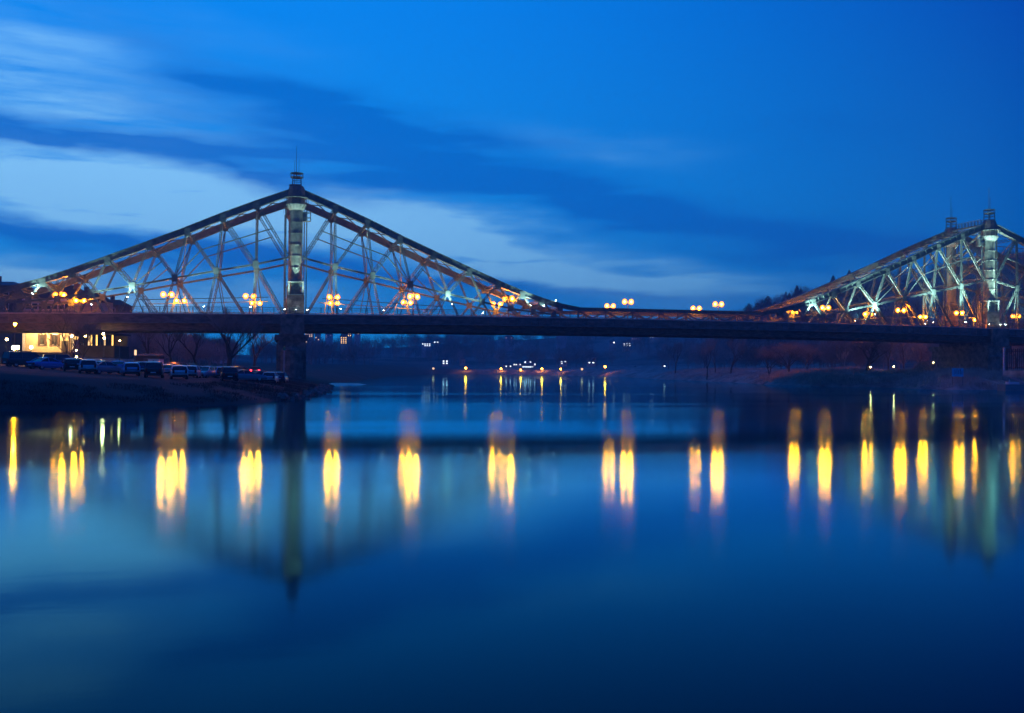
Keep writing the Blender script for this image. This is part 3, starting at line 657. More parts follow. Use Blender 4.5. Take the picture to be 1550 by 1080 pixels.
for i, (px, y, m, r, lb) in enumerate(((656, 558, 'winw', .6, 'dim pink lamp on the far shore, leftmost of the row'), (705, 557.5, 'sodfar', .5, 'amber lamp on the far shore, second from the left'),
                        (758.5, 558.5, 'sodfar', .42, 'amber lamp on the far shore, third from the left'), (788.5, 560, 'sodfar', .36, 'amber lamp on the far shore below the villa windows'),
                        (820.5, 558.5, 'sodfar', .46, 'amber lamp on the far shore right of the villa cluster'), (849, 559, 'sodfar', .40, 'amber lamp on the far shore below the white house'),
                        (881, 559, 'winw', .6, 'dim lamp on the far shore between two amber ones'), (916, 555.5, 'sodfar', .46, 'rightmost amber lamp of the far shore row'))):
    sy = np.interp(px, [a for a, _ in far_shore], [b_ for _, b_ in far_shore]); street_lamp(px, y, dshore(px, sy) + 5, M[m], r, lb, group=gB)
for px, y, d, lb in ((1305, 516, 260, 'pale lamp seen under the deck before the brown trees'), (1318, 556, 225, 'tiny white lamp low on the slope of the right bank'), (1413, 549, 215, 'tiny white lamp beside the round bush at the right pier'), (1353, 555, 230, 'faint lamp on the crest of the right bank')):
    street_lamp(px, y, d, M['warm'], .11, lb, group='small lamps on the right bank')

# ------------------------------------------------------------------ trees
def make_tree(seed, h, spread=.55, levels=5, trunk_r=None, twigs=True, fork=1, up=.25):
    rr_ = random.Random(seed); tr = MB(); tw = MB(); r0 = trunk_r or h * .022
    def grow(p, d, l, r, lv):
        n = 2 if lv > 2 else 1
        for _ in range(n):
            d2 = (d + Vector((rr_.gauss(0, .12), rr_.gauss(0, .12), .05))).normalized(); q_ = p + d2 * l / n
            (tr if lv > 1 else tw).tube(p, q_, r, r * .82, 6 if lv > 3 else (4 if lv > 1 else 3), False); p, d, r = q_, d2, r * .82
        if lv == 0: return
        k = rr_.choice((3, 4)) if lv > 2 else (5 if twigs else 3)
        for j in range(k):
            ang = rr_.random() * 2 * math.pi; ax = Vector((math.cos(ang), math.sin(ang), 0)); s_ = spread * (.5 + rr_.random() * .9)
            nd = (d * (1 - s_ * .4) + ax * s_ + Vector((0, 0, up))).normalized()
            base = p - d * l * (.45 * rr_.random() if j else 0)
            grow(base, nd, l * (.62 + rr_.random() * .22), r * (.62 if j else .8), lv - 1)
    for f in range(fork):
        a = rr_.random() * 6.28 if fork == 1 else f * 2 * math.pi / fork
        d0 = Vector((math.cos(a) * .18 * (fork > 1), math.sin(a) * .18 * (fork > 1), 1)).normalized()
        grow(Vector((0, 0, -.2)), d0, h * .30, r0 * (1 if fork == 1 else .75), levels)
    return tr, tw
TREES = {}
def tree_mesh(seed, h, **k):
    key = (seed, h, tuple(sorted(k.items())))
    if key not in TREES:
        tr, tw = make_tree(seed, h, **k)
        a = bpy.data.meshes.new('trunk'); a.from_pydata(tr.v, [], tr.f); b_ = bpy.data.meshes.new('crown'); b_.from_pydata(tw.v, [], tw.f); TREES[key] = (a, b_)
    return TREES[key]
def put_tree(px, d, h, label, seed, bark='bark', twig='twig', zg=None, sxy=1, name='bare_tree', **k):
    v = P(px, d); z = g1(v.x, v.y) if zg is None else zg
    a, b_ = tree_mesh(seed, 10.0, **k)
    o = thing(name, label, 'tree', (v.x, v.y, z - .1), rnd.random() * 6.28, 'bare trees on the banks'); s = h / 10.0; o.scale = (s * sxy, s * sxy, s)
    for nm, me_, m in (('trunk', a, M[bark]), ('crown', b_, M[twig])):
        c_ = link(nm, me_.copy() if me_.materials and me_.materials[0] != m else me_, None, o)
        c_.data.materials.clear(); c_.data.materials.append(m)
    return o
put_tree(44, 215, 21, 'tall leafless tree against the sky behind the house roof, left one', 3, levels=5)
put_tree(63, 225, 20, 'tall leafless tree against the sky behind the house roof, right one', 5, levels=5)
put_tree(84, 235, 18, 'thin leafless tree behind the upper edge of the truss end', 8, levels=5)
put_tree(14, 230, 19, 'dark leafless tree at the left picture edge', 9, levels=5)
put_tree(103, 150, 10.5, 'forked leafless tree in front of the lit cream wall', 11, levels=5, fork=2)
put_tree(122, 152, 9, 'dark leafless tree beside the yellow lantern', 12, levels=5)
put_tree(347, 165, 13, 'stout leafless tree behind the parked cars left of the pier', 14, levels=5, trunk_r=.38)
put_tree(300, 185, 12, 'slender leafless tree behind the middle of the car park', 15, levels=5)
put_tree(262, 190, 13, 'leafless tree behind the car park near the white container', 16, levels=5)
put_tree(385, 210, 13, 'leafless tree in the gap just left of the pier', 17, levels=5)
put_tree(225, 195, 12, 'leafless tree behind the left end of the car park', 18, levels=5)
put_tree(1070, 290, 13, 'leafless bank tree, left of the pair under the low middle of the bridge', 21, levels=5, twig='twigb', sxy=.8)
put_tree(1083, 300, 12.5, 'leafless bank tree, right of the pair under the low middle of the bridge', 22, levels=5, twig='twigb', sxy=.8)
put_tree(1106, 285, 13, 'leafless tree on the blue grassy point of the right bank', 23, levels=5)
put_tree(1022, 330, 12, 'dark spreading tree at the water edge left of the grassy point', 24, levels=5)
put_tree(1165, 250, 9.5, 'bushy round brown willow, left part of the clump by the water', 25, levels=5, twig='twigb', spread=.75, fork=3, sxy=1.1)
put_tree(1195, 245, 10.5, 'bushy round brown willow in the middle of the clump by the water', 26, levels=5, twig='twigb', spread=.75, fork=3, sxy=1.25)
put_tree(1222, 248, 8.5, 'bushy brown willow, right part of the clump by the water', 27, levels=5, twig='twigb', spread=.7, fork=3)
put_tree(1278, 228, 6.0, 'small pale birch on the crest of the right bank', 28, levels=4, bark='birch', twig='birch', spread=.4)
put_tree(1313, 226, 11, 'large spreading tree with brown crown on the right bank', 29, levels=5, twig='twigb', spread=.7, trunk_r=.42, sxy=1.35)
put_tree(1345, 240, 10, 'brown leafless tree between the large tree and the right pier', 30, levels=5, twig='twigb', spread=.6)
put_tree(1368, 250, 11, 'tall thin tree just left of the right pier', 31, levels=5, spread=.4)
put_tree(1392, 245, 8, 'leafless tree against the left side of the right pier', 32, levels=5, spread=.5)
put_tree(1536, 232, 10, 'leafless tree behind the fence at the right edge', 33, levels=5)
# round clipped bush
v = P(1402, 214); z = g1(v.x, v.y); bm_ = MB(); r2 = random.Random(5)
for _ in range(1500):
    a = r2.random() * 6.28; e = math.acos(r2.uniform(-.25, 1)); rad = 2.0 * (r2.random() ** .25); c = Vector((rad * math.sin(e) * math.cos(a) * 1.25, rad * math.sin(e) * math.sin(a) * 1.25, rad * math.cos(e) + .5))
    d = Vector((r2.gauss(0, 1), r2.gauss(0, 1), r2.gauss(0, 1) + 1)).normalized() * .35; n_ = d.cross(Vector((r2.random(), r2.random(), 1))).normalized() * .05
    bm_.add([c - n_, c + n_, c + d], [(0, 1, 2)])
o = bm_.build('round_bush', M['reed']); o.location = (v.x, v.y, z); tag(o, 'pale round bush at the left foot of the right pier', 'bush')

# woods on the hills: one mass of leafless crowns
def woods(name, pts, hs, seed, m, tri, conif=False):
    rs = np.random.RandomState(seed); V = []; 
    for (x, y, z), h in zip(pts, hs):
        if conif:
            n = tri; tz = rs.rand(n) ** .8; r = (1 - tz) ** rs.uniform(.5, 1) * h * rs.uniform(.2, .42) * (.6 + .5 * rs.rand(n)); a = rs.rand(n) * 6.283
            c = np.stack([x + r * .35 * np.cos(a), y + r * .35 * np.sin(a), z + h * (.12 + .88 * tz)], 1); tip = np.stack([x + r * np.cos(a), y + r * np.sin(a), z + h * (.12 + .88 * tz) - r * .35], 1)
            sidev = np.stack([-np.sin(a), np.cos(a), 0 * a], 1) * (h * .035 + r * .22)[:, None]
            V.append(np.stack([c - sidev * .4, tip + sidev, tip - sidev], 1))
        else:
            n = tri; u = rs.normal(size=(n, 3)); u /= np.linalg.norm(u, axis=1)[:, None]; rad = rs.rand(n) ** .45
            w_ = h * rs.uniform(.28, .42); c = u * rad[:, None] * np.array([w_, w_, h * .40]) + np.array([x, y, z + h * .60])
            d = u * .6 + np.array([0, 0, .7]) + rs.normal(size=(n, 3)) * .35; d /= np.linalg.norm(d, axis=1)[:, None]
            ln = h * rs.uniform(.10, .26, n)[:, None]; sd_ = np.cross(d, rs.normal(size=(n, 3))); sd_ /= np.linalg.norm(sd_, axis=1)[:, None]; sd_ *= h * .0085
            V.append(np.stack([c - d * ln * .5 - sd_, c - d * ln * .5 + sd_, c + d * ln * .5], 1))
            tb = np.array([[[x - h * .015, y, z - .5], [x + h * .015, y, z - .5], [x, y, z + h * .8]]]); V.append(tb)
    A = np.concatenate(V).reshape(-1, 3).astype(np.float32); nt = len(A) // 3
    me_ = bpy.data.meshes.new(name); me_.vertices.add(len(A)); me_.vertices.foreach_set('co', A.ravel()); me_.loops.add(len(A)); me_.loops.foreach_set('vertex_index', np.arange(len(A), dtype=np.int32))
    me_.polygons.add(nt); me_.polygons.foreach_set('loop_start', np.arange(0, len(A), 3, dtype=np.int32)); me_.polygons.foreach_set('loop_total', np.full(nt, 3, np.int32)); me_.update()
    return struct(link(name, me_, m), 'stuff')
rs = np.random.RandomState(3)
def scatter(n, pxr, dr, smin, keep=None):
    px = rs.uniform(pxr[0], pxr[1], n); d = rs.uniform(dr[0], dr[1], n)
    vx = CAM.x + FW.x * d + RT.x * (px - CX) / FOC * d; vy = CAM.y + FW.y * d + RT.y * (px - CX) / FOC * d
    s = sdist(vx, vy); k = s > smin
    if keep is not None: k &= keep(px, d, vx, vy)
    vx, vy = vx[k], vy[k]; return np.stack([vx, vy, ground(vx, vy)], 1)
p1 = scatter(3600, (380, 1620), (300, 1000), 30, lambda px, d, x, y: vnoise(x, y, 45, 3) > .40)
woods('hill_woods', p1, rs.uniform(6.5, 12.5, len(p1)), 1, M['twig'], 150)
p2 = scatter(420, (-60, 360), (215, 420), 40); woods('left_bank_woods', p2, rs.uniform(6, 9.5, len(p2)), 2, M['twig'], 420)
p3 = scatter(260, (1060, 1620), (235, 330), 25, lambda px, d, x, y: (x < 130) | (y > 45)); woods('right_bank_woods', p3, rs.uniform(6, 10, len(p3)), 4, M['twig'], 420)
p4 = scatter(60, (1090, 1340), (430, 640), 60); woods('ridge_conifers', p4, rs.uniform(9, 16, len(p4)), 5, M['conifer'], 500, True)
# single conifers that stand out on the skyline
for px, y, lb in ((1133, 459, 'dark conifer on the skyline, leftmost of the row'), (1147, 458, 'dark conifer on the skyline beside the leftmost'), (1162, 448, 'tallest broad conifer on the skyline'), (1172, 457, 'small conifer right of the tallest one'),
                  (1186, 452, 'conifer on the skyline above the start of the right slope'), (1203, 447, 'conifer just above the rising right chord')):
    d = 560; v = P(px, d); zt = Zy(px, y, d); z0 = g1(v.x, v.y); h = max(9, zt - z0); zb = zt - h
    c_ = MB(); r2 = random.Random(int(px)); wdt = .26 + .16 * r2.random()
    for _ in range(900):
        f = r2.random() ** .8; a = r2.random() * 6.28; r = (1 - f) ** r2.choice((.45, .6, .8)) * h * wdt * (.6 + r2.random() * .5) + .15; zz_ = h * (.1 + .9 * f)
        b0 = Vector((r * .3 * math.cos(a), r * .3 * math.sin(a), zz_)); tp = Vector((r * math.cos(a), r * math.sin(a), zz_ - r * .25)); sv = Vector((-math.sin(a), math.cos(a), .2)) * (.22 + r * .16)
        c_.add([b0, tp + sv, tp - sv], [(0, 1, 2)])
    o = thing('conifer', lb, 'tree', (v.x, v.y, zb), 0, 'conifers on the skyline'); c_.build('crown', M['conifer'], o); MB().tube((0, 0, -3), (0, 0, h * .9), .3, .05, 6).build('trunk', M['bark'], o)

# ------------------------------------------------------------------ houses
def house(px, y_top, y_bot, wpx, d, label, wall='wallg', roof='slate', win='winw', lit=.4, nwin=3, floors=2, name='house', depth=None, rz=None, gable=True, group='houses on the far hillside'):
    v = P(px, d); k = d / FOC; wd = wpx * k; z0 = Zy(px, y_bot, d); z1 = Zy(px, y_top, d); g = g1(v.x, v.y); H = z1 - z0
    rh = H * .36 if gable else .25; wh_ = H - rh; dp = depth or max(4, wd * .7)
    o = thing(name, label, 'house', (v.x, v.y, z0), -YAW if rz is None else rz, group); r3_ = random.Random(int(px * 7))
    MB().box(-wd / 2, wd / 2, 0, dp, min(0, g - z0) - 2, wh_).build('wall', M[wall], o)
    if gable:
        e = .4; a = [(-wd / 2 - e, -e, wh_ - .1), (wd / 2 + e, -e, wh_ - .1), (wd / 2 + e, dp + e, wh_ - .1), (-wd / 2 - e, dp + e, wh_ - .1), (-wd / 2 * .72, dp / 2, H), (wd / 2 * .72, dp / 2, H)]
        rf = MB().add(a, [(0, 1, 5, 4), (1, 2, 5), (2, 3, 4, 5), (3, 0, 4), (3, 2, 1, 0)]).build('roof', M[roof], o)
        MB().box(wd * .12, wd * .12 + .7, dp * .5 - .3, dp * .5 + .3, H - rh * .4, H + .7).build('chimney', M['walld'], rf)
    else: MB().box(-wd / 2 - .15, wd / 2 + .15, -.15, dp + .15, wh_ + .003, H).build('roof', M[roof], o)
    fh = wh_ / floors; ww = wd / nwin * .42
    for f in range(floors):
        for i in range(nwin):
            xw = -wd / 2 + wd * (i + .5) / nwin; zw = f * fh + fh * .3
            fr = MB().box(xw - ww / 2 - .08, xw + ww / 2 + .08, -.06, -.002, zw - .08, zw + fh * .5 + .08).build('window', M['white'], o)
            on = r3_.random() < lit
            MB().box(xw - ww / 2, xw + ww / 2, -.09, -.062, zw, zw + fh * .5).build('pane', M[win] if on else M['pane'], fr)
    return o
HS = [ (467, 500, 511, 12, 620, 'pale villa with lit windows right beside the left pier', 'wallw', 'slate', 'winw', .9, 4, 3), (480, 502, 516, 7, 640, 'narrow pale tower house near the left pier', 'wallg', 'slate', 'winw', .6, 2, 3),
       (465, 514, 520, 7, 590, 'low pale house under the villa beside the pier', 'wallw', 'slate', 'winw', .7, 2, 1), (497, 504, 512, 10, 650, 'grey house on the hill between the two glowing villas', 'wallg', 'slate', 'winx', .5, 3, 2),
       (520, 504, 521, 10, 600, 'golden floodlit villa high on the far hill', 'wallw', 'roof', 'wing', 1, 3, 4), (527, 500, 510, 9, 615, 'upper wing of the golden villa on the far hill', 'wallw', 'roof', 'wing', 1, 3, 2),
       (540, 502, 507, 8, 640, 'small lit house right of the golden villa', 'wallg', 'roof', 'winw', .8, 2, 1),
       (645, 517, 525, 14, 640, 'long house with white lit windows on the slope', 'wallg', 'slate', 'winc', .85, 4, 2), (660, 515, 520, 9, 660, 'small house with two lit windows beside the long one', 'wallg', 'slate', 'winc', .6, 2, 1),
       (674, 542, 552, 10, 560, 'grey villa with bluish windows among the dark trees', 'wallg', 'slate', 'winc', .6, 2, 2), (700, 540, 550, 8, 570, 'unlit grey house behind the amber shore lamp', 'wallg', 'slate', 'winc', 0, 2, 2),
       (768, 551, 557, 13, 545, 'low house near the shore with dim windows', 'wallg', 'slate', 'winc', .4, 4, 1), (783, 549, 554, 12, 555, 'low house with small bright windows in the shore cluster', 'wallg', 'slate', 'winc', .8, 4, 1),
       (799, 544, 551, 12, 560, 'blue-grey villa roof above the brightest windows', 'wallg', 'slate', 'winc', .3, 3, 1), (799, 551, 558.5, 17, 545, 'shore house with the brightest row of white windows', 'wallg', 'slate', 'winc', 1, 6, 1),
       (808, 548, 554, 7, 552, 'small bright house right of the shore cluster', 'wallg', 'slate', 'winc', .9, 2, 1), (853, 543, 552, 11, 560, 'white house with lit front above the shore lamps', 'white', 'slate', 'winc', .9, 2, 2),
       (896, 537, 548, 13, 560, 'round-roofed bluish pavilion on the slope', 'wallg', 'slate', 'winc', 0, 2, 1), (895, 546, 551, 12, 550, 'low house with two bright windows below the pavilion', 'wallg', 'slate', 'winc', 1, 2, 1),
       (949, 516, 525, 12, 630, 'pale tall house high on the slope under the bridge middle', 'wallg', 'slate', 'winc', .5, 3, 2), (927, 515, 521, 9, 640, 'small hillside house with two white windows', 'wallg', 'slate', 'winc', .6, 2, 1),
       (962, 510, 515, 12, 660, 'dim long house near the underside of the deck', 'wallg', 'slate', 'winx', .9, 4, 1), (990, 507, 512, 14, 660, 'hilltop house with bright windows touching the deck line', 'wallg', 'slate', 'winc', .7, 4, 1),
       (960, 556, 561, 12, 520, 'low dim house by the water right of the last amber lamp', 'wallg', 'slate', 'winw', .5, 3, 1), (1006, 550, 559, 6, 500, 'little house with one lamp at the foot of the wood', 'wallg', 'slate', 'winc', .5, 1, 2),
       (770, 508, 514, 12, 680, 'faint pale house high under the deck above the third shore lamp', 'wallg', 'slate', 'winx', .5, 3, 1), (850, 504, 509, 16, 680, 'hilltop house with a bright window just under the deck', 'wallg', 'slate', 'winc', .3, 4, 1),
       (327, 517, 524, 12, 330, 'pale house glimpsed through the trees left of the pier', 'wallg', 'slate', 'winw', .7, 3, 1), (336, 512, 519, 9, 340, 'second pale house glimpsed through the trees', 'wallg', 'slate', 'winw', .6, 2, 1),
       (1403, 520, 527, 6, 300, 'tiny bluish hut lit between trees left of the right pier', 'white', 'slate', 'winc', .5, 1, 1)]
for h in HS:
    px, yt, yb, wp, d, lb, wall, roof, win, lit, nw, fl = h; house(px, yt, yb, wp, d, lb, wall, roof, win, lit, nw, fl)

# restaurant on the left bank
def restaurant():
    px, d = 78, 188; v = P(px, d); z0 = Zy(px, 533, d); o = thing('restaurant', 'large cream restaurant with brightly lit wall under the bridge and hipped roof above the deck', 'building', (v.x, v.y, z0), -YAW)
    k = d / FOC; X = lambda p_: (p_ - px) * k; Z = lambda y: (533 - y) * k
    MB().box(X(34), X(112), 0, 12, -5, Z(452)).build('wall', M['wallw'], o)
    e = .8; zt = Z(452); a = [(X(34) - e, -e, zt), (X(112) + e, -e, zt), (X(112) + e, 12 + e, zt), (X(34) - e, 12 + e, zt), (X(60), 6, Z(428)), (X(90), 6, Z(428))]
    rf = MB().add(a, [(0, 1, 5, 4), (1, 2, 5), (2, 3, 4, 5), (3, 0, 4), (3, 2, 1, 0)]).build('roof', M['roof'], o)
    for c in (52, 96): MB().box(X(c), X(c) + .9, 4, 5, Z(446), Z(426)).build('chimney', M['walld'], rf)
    for i, (c, wd) in enumerate(((64, 7), (83, 9))):
        fr = MB().box(X(c) - wd * k / 2 - .12, X(c) + wd * k / 2 + .12, -.12, -.002, Z(523), Z(506)).build('window', M['white'], o)
        MB().box(X(c) - wd * k / 2, X(c) + wd * k / 2, -.15, -.122, Z(522), Z(507)).build('pane', M['pane'], fr)
        for j in (-.5, .0, .5): MB().box(X(c) + j * wd * k / 2 - .04, X(c) + j * wd * k / 2 + .04, -.2, -.152, Z(522), Z(507)).build('glazing_bar', M['walld'], fr)
    for c in (42, 52, 62, 72, 82, 92, 102):
        for (ya, yb) in ((488, 478), (469, 459)):
            fr = MB().box(X(c) - .6, X(c) + .6, -.1, -.002, Z(ya), Z(yb)).build('window', M['white'], o); MB().box(X(c) - .5, X(c) + .5, -.13, -.102, Z(ya - .8), Z(yb + .8)).build('pane', M['winw'] if c in (52, 62, 92) and ya > 470 else M['pane'], fr)
    MB().box(X(30), X(118), -2.2, -1.5, -5, -.1).build('terrace_wall', M['walld'], o)
    MB().box(X(33.4), X(112.6), -.35, -.003, Z(452) - .5, Z(452) - .12).build('cornice', M['white'], o)
    MB().box(X(33.6), X(112.4), -.16, -.003, Z(497), Z(497) + .22).build('string_course', M['white'], o)
    for c in (36, 110): MB().box(X(c) - .25, X(c) + .25, -.14, -.003, 0, Z(497) - .02).build('corner_pilaster', M['white'], o)
    for c in (59.2, 68.8, 77.2, 88.8): MB().box(X(c) - .2, X(c) + .2, -.17, -.003, Z(523), Z(506)).build('shutter', M['roof'], o)
    MB().box(X(98) - .6, X(98) + .6, -.14, -.003, Z(533) + .05, Z(516)).build('door', M['wood'], o)
    MB().tube((X(105), -.12, 0), (X(105), -.12, Z(455)), .07, .07, 6).build('downpipe', M['metal'], o)
    # facade lights washing the wall
    for c in (55, 73, 92):
        l = bpy.data.lights.new('wall_washer', 'SPOT'); l.energy = 1900; l.color = (1, .60, .20); l.spot_size = R(140); l.spot_blend = .8; l.shadow_soft_size = .2
        lo = bpy.data.objects.new('wall_washer', l); col.objects.link(lo); lo.parent = o; lo.location = (X(c), -2.2, Z(500) + .5); lo.rotation_euler = (Vector((0, 1, -.8))).to_track_quat('-Z', 'Y').to_euler()
        MB().box(X(c) - .15, X(c) + .15, -2.4, -2.1, Z(500) + .65, Z(500) + .85).build('wall_lamp', M['rail'], o)
        MB().beam((X(c), -2.2, Z(500) + .75), (X(c), 0, Z(500) + .75), .06, .06).build('lamp_arm', M['rail'], o)
    return o
restaurant()
def veranda():
    px, d = 142, 178; v = P(px, d); k = d / FOC; z0 = Zy(px, 531, d); o = thing('glass_veranda', 'low glazed terrace pavilion with warm lit panes right of the restaurant', 'building', (v.x, v.y, z0), -YAW)
    X = lambda p_: (p_ - px) * k; Z = lambda y: (531 - y) * k
    MB().box(X(118), X(172), .3, 7, -4, .9).build('plinth', M['walld'], o); MB().box(X(116), X(174), -.2, 7.4, Z(507), Z(504.5)).build('roof', M['slate'], o)
    MB().box(X(119), X(171), 6.6, 6.9, .9, Z(507.2)).build('back_wall', M['wallw'], o)
    for i, p_ in enumerate(range(119, 174, 4)):
        MB().box(X(p_) - .08, X(p_) + .08, .25, .45, .9, Z(507.1)).build('mullion', M['wood'], o)
        if p_ < 170:
            on = i in (3, 4, 6, 9, 12); MB().box(X(p_) + .1, X(p_ + 4) - .1, .3, .36, .92, Z(507.3)).build('pane', M['wing'] if on and i % 2 == 0 else (M['winw'] if on else M['pane']), o)
    return o
veranda()
# dark houses behind the left end of the bridge
def dark_house(px, d, x0, x1, yt, ye, yb, label, wall='walld', roof='slate', n=3, litn=0):
    v = P(px, d); k = d / FOC; z0 = Zy(px, yb, d); o = thing('house', label, 'house', (v.x, v.y, z0), -YAW); X = lambda p_: (p_ - px) * k; Z = lambda y: (yb - y) * k
    MB().box(X(x0), X(x1), 0, 9, -6, Z(ye)).build('wall', M[wall], o); e = .5; w2 = (x1 - x0) * .25
    rf = MB().add([(X(x0) - e, -e, Z(ye)), (X(x1) + e, -e, Z(ye)), (X(x1) + e, 9 + e, Z(ye)), (X(x0) - e, 9 + e, Z(ye)), (X(x0 + w2), 4.5, Z(yt)), (X(x1 - w2), 4.5, Z(yt))],
                  [(0, 1, 5, 4), (1, 2, 5), (2, 3, 4, 5), (3, 0, 4), (3, 2, 1, 0)]).build('roof', M[roof], o)
    MB().box(X(x0 + w2) + .4, X(x0 + w2) + 1.2, 4, 5, Z(yt) - .8, Z(yt) + 1.2).build('chimney', M['walld'], rf)
    for i in range(n):
        c = x0 + (x1 - x0) * (i + .5) / n
        for z_ in (Z(ye) - 2.2, Z(ye) - 5.2):
            fr = MB().box(X(c) - .6, X(c) + .6, -.1, -.002, z_, z_ + 1.5).build('window', M['white'], o); MB().box(X(c) - .5, X(c) + .5, -.13, -.102, z_ + .1, z_ + 1.4).build('pane', M['winw'] if i < litn else M['pane'], fr)
    return o
dark_house(2, 215, -40, 18, 424, 432, 540, 'dark flat-topped house at the left edge above the deck')
dark_house(118, 225, 100, 146, 440, 455, 535, 'orange-lit house behind the truss end right of the restaurant roof', 'wallw', 'roof', 3, 1)
dark_house(160, 245, 145, 178, 452, 462, 540, 'small dark house behind the second truss panel', 'walld', 'roof', 2, 0)
# retaining wall, container, hut, board at the back of the car park
def backwall():
    o = thing('retaining_wall', 'low stone retaining wall behind the parked cars', 'wall', (0, 0, 0)); a = P(118, 158); c = P(222, 168); n = 10
    for i in range(n):
        p_, q_ = a.lerp(c, i / n), a.lerp(c, (i + .94) / n); z = g1(p_.x, p_.y); MB().beam((p_.x, p_.y, z + .4), (q_.x, q_.y, z + .4), .5, 2.6 + .1 * (i % 2)).build('wall_panel', M['wallg'], o)
        MB().beam((p_.x, p_.y, z + 1.78), (q_.x, q_.y, z + 1.78), .65, .14).build('coping', M['stone'], o)
backwall()
v = P(236, 150); o = thing('container', 'white box container behind the car park', 'container', (v.x, v.y, g1(v.x, v.y)), R(-20))
MB().box(-.85, .85, -.8, .8, .1, 1.9).build('body', M['white'], o); MB().box(-.05, .05, -.86, -.8, .2, 1.8).build('door_bar', M['metal'], o); MB().box(-.9, .9, -.85, .85, 1.903, 2.0).build('lid', M['metal'], o)
v = P(222, 156); o = thing('shed', 'dark wooden shed behind the white container', 'shed', (v.x, v.y, g1(v.x, v.y)), R(-15))
MB().box(-1.9, 1.9, 0, 2.4, 0, 2.3).build('wall', M['wood'], o); MB().add([(-2.1, -.2, 2.3), (2.1, -.2, 2.3), (2.1, 2.6, 2.6), (-2.1, 2.6, 2.6), (-2.1, -.2, 2.4), (2.1, -.2, 2.4), (2.1, 2.6, 2.7), (-2.1, 2.6, 2.7)], [(0, 3, 2, 1), (4, 5, 6, 7), (0, 1, 5, 4), (1, 2, 6, 5), (2, 3, 7, 6), (3, 0, 4, 7)]).build('roof', M['slate'], o)
MB().box(-.5, .5, -.06, -.002, 0, 2.0).build('door', M['walld'], o)
v = P(205, 150); zb = g1(v.x, v.y); o = thing('light_board', 'small upright lit board on a post behind the cars', 'sign', (v.x, v.y, zb), -YAW)
MB().tube((0, 0, 0), (0, 0, max(.4, Zy(205, 538, 150) - zb)), .05, .05, 6).build('post', M['rail'], o); MB().box(-.14, .14, -.06, .06, Zy(205, 538, 150) - zb, Zy(205, 530, 150) - zb).build('panel', M['winw'], o)
# river gauge pole in front of the left pier
v = P(430, 160); z0 = g1(v.x, v.y); h = Zy(430, 531, 160) - z0; o = thing('river_pole', 'thin pale pole with a green top in front of the left pier', 'pole', (v.x, v.y, z0))
MB().tube((0, 0, -.3), (0, 0, h), .06, .05, 6).build('post', M['white'], o); MB().lathe(0, 0, [(.02, h), (.22, h + .1), (.22, h + .5), (.02, h + .7)], 8).build('top_mark', mat('green_mark', (.03, .25, .12), .5), o)

# ------------------------------------------------------------------ right bank: fence, quay, pontoon, blue board
def fence():
    a, c = P(1520, 186), P(1600, 178); o = thing('plank_fence', 'tall grey plank fence with a pale end post beside the right pier', 'fence'); n = 26
    g = Zy(1525, 561, 185); ht = Zy(1525, 528, 185) - g; d = (c - a).normalized()
    MB().beam((a.x, a.y, g - 1), (a.x, a.y, g + ht + .2), .28, .28).build('end_post', M['white'], o)
    for i in range(n):
        p_ = a + d * (.35 + i * .36); MB().beam((p_.x, p_.y, g + .25 + .03 * (i % 3)), (p_.x, p_.y, g + ht - .06 * (i % 2)), .3, .05, up=d).build('plank', M['wood'] if i % 4 else M['walld'], o)
    for z in (g + .6, g + ht - .5): MB().beam((a.x + d.x * .3, a.y + d.y * .3 + .09, z), (c.x, c.y + .09, z), .08, .14).build('rail', M['wood'], o)
    MB().beam((a.x, a.y, g - .6), (c.x, c.y, g - .6), .7, 1.2).build('footing', M['reed'], o)
fence()
def pontoon():
    px, d = 1545, 176; v = P(px, d); o = thing('pontoon', 'grey landing pontoon moored at the right edge of the picture', 'pontoon', (v.x, v.y, 0), -YAW)
    MB().box(-3.4, 6, -1.5, 1.5, -.3, 1.10).build('hull', M['metal'], o)
    for i in range(16): MB().box(-3.4 + i * .585, -3.4 + i * .585 + .55, -1.55, 1.55, 1.103, 1.17).build('plank', M['metal'], o)
    for x in (-2.6, .4, 3.4): MB().tube((x, -1.3, 1.172), (x, -1.3, 2.0), .1, .1, 8).build('bollard', M['white'] if x < 0 else M['rail'], o)
    MB().box(-2.1, .1, .6, 1.2, 1.175, 1.62).build('bench', M['white'], o)
    MB().beam((2, 1.5, 1.1), (2, 7, 2.4), 1.1, .1).build('gangway', M['metal'], o)
pontoon()
v = P(1450, 178); z0 = Zy(1450, 570.5, 178); o = thing('blue_board', 'bright blue board with dark scribbled bars at the foot of the right pier', 'board', (v.x, v.y, z0), -YAW)
MB().box(-1.0, 1.0, 0, .12, 0, 1.5).build('panel', M['bluep'], o); 
for i, (x, zz_) in enumerate(((-.55, .9), (-.2, 1.0), (.12, .8), (.42, .95), (.68, .6))): MB().box(x, x + .07, -.03, -.002, .45, .4 + zz_).build('bar', M['rubber'], o)
for x in (-.9, .9): MB().tube((x, .06, -1.5), (x, .06, .2), .05, .05, 6).build('leg', M['rail'], o)
MB().tube((.35, .05, 1.5), (.35, .05, 2.2), .03, .03, 6).build('rod', M['white'], o)

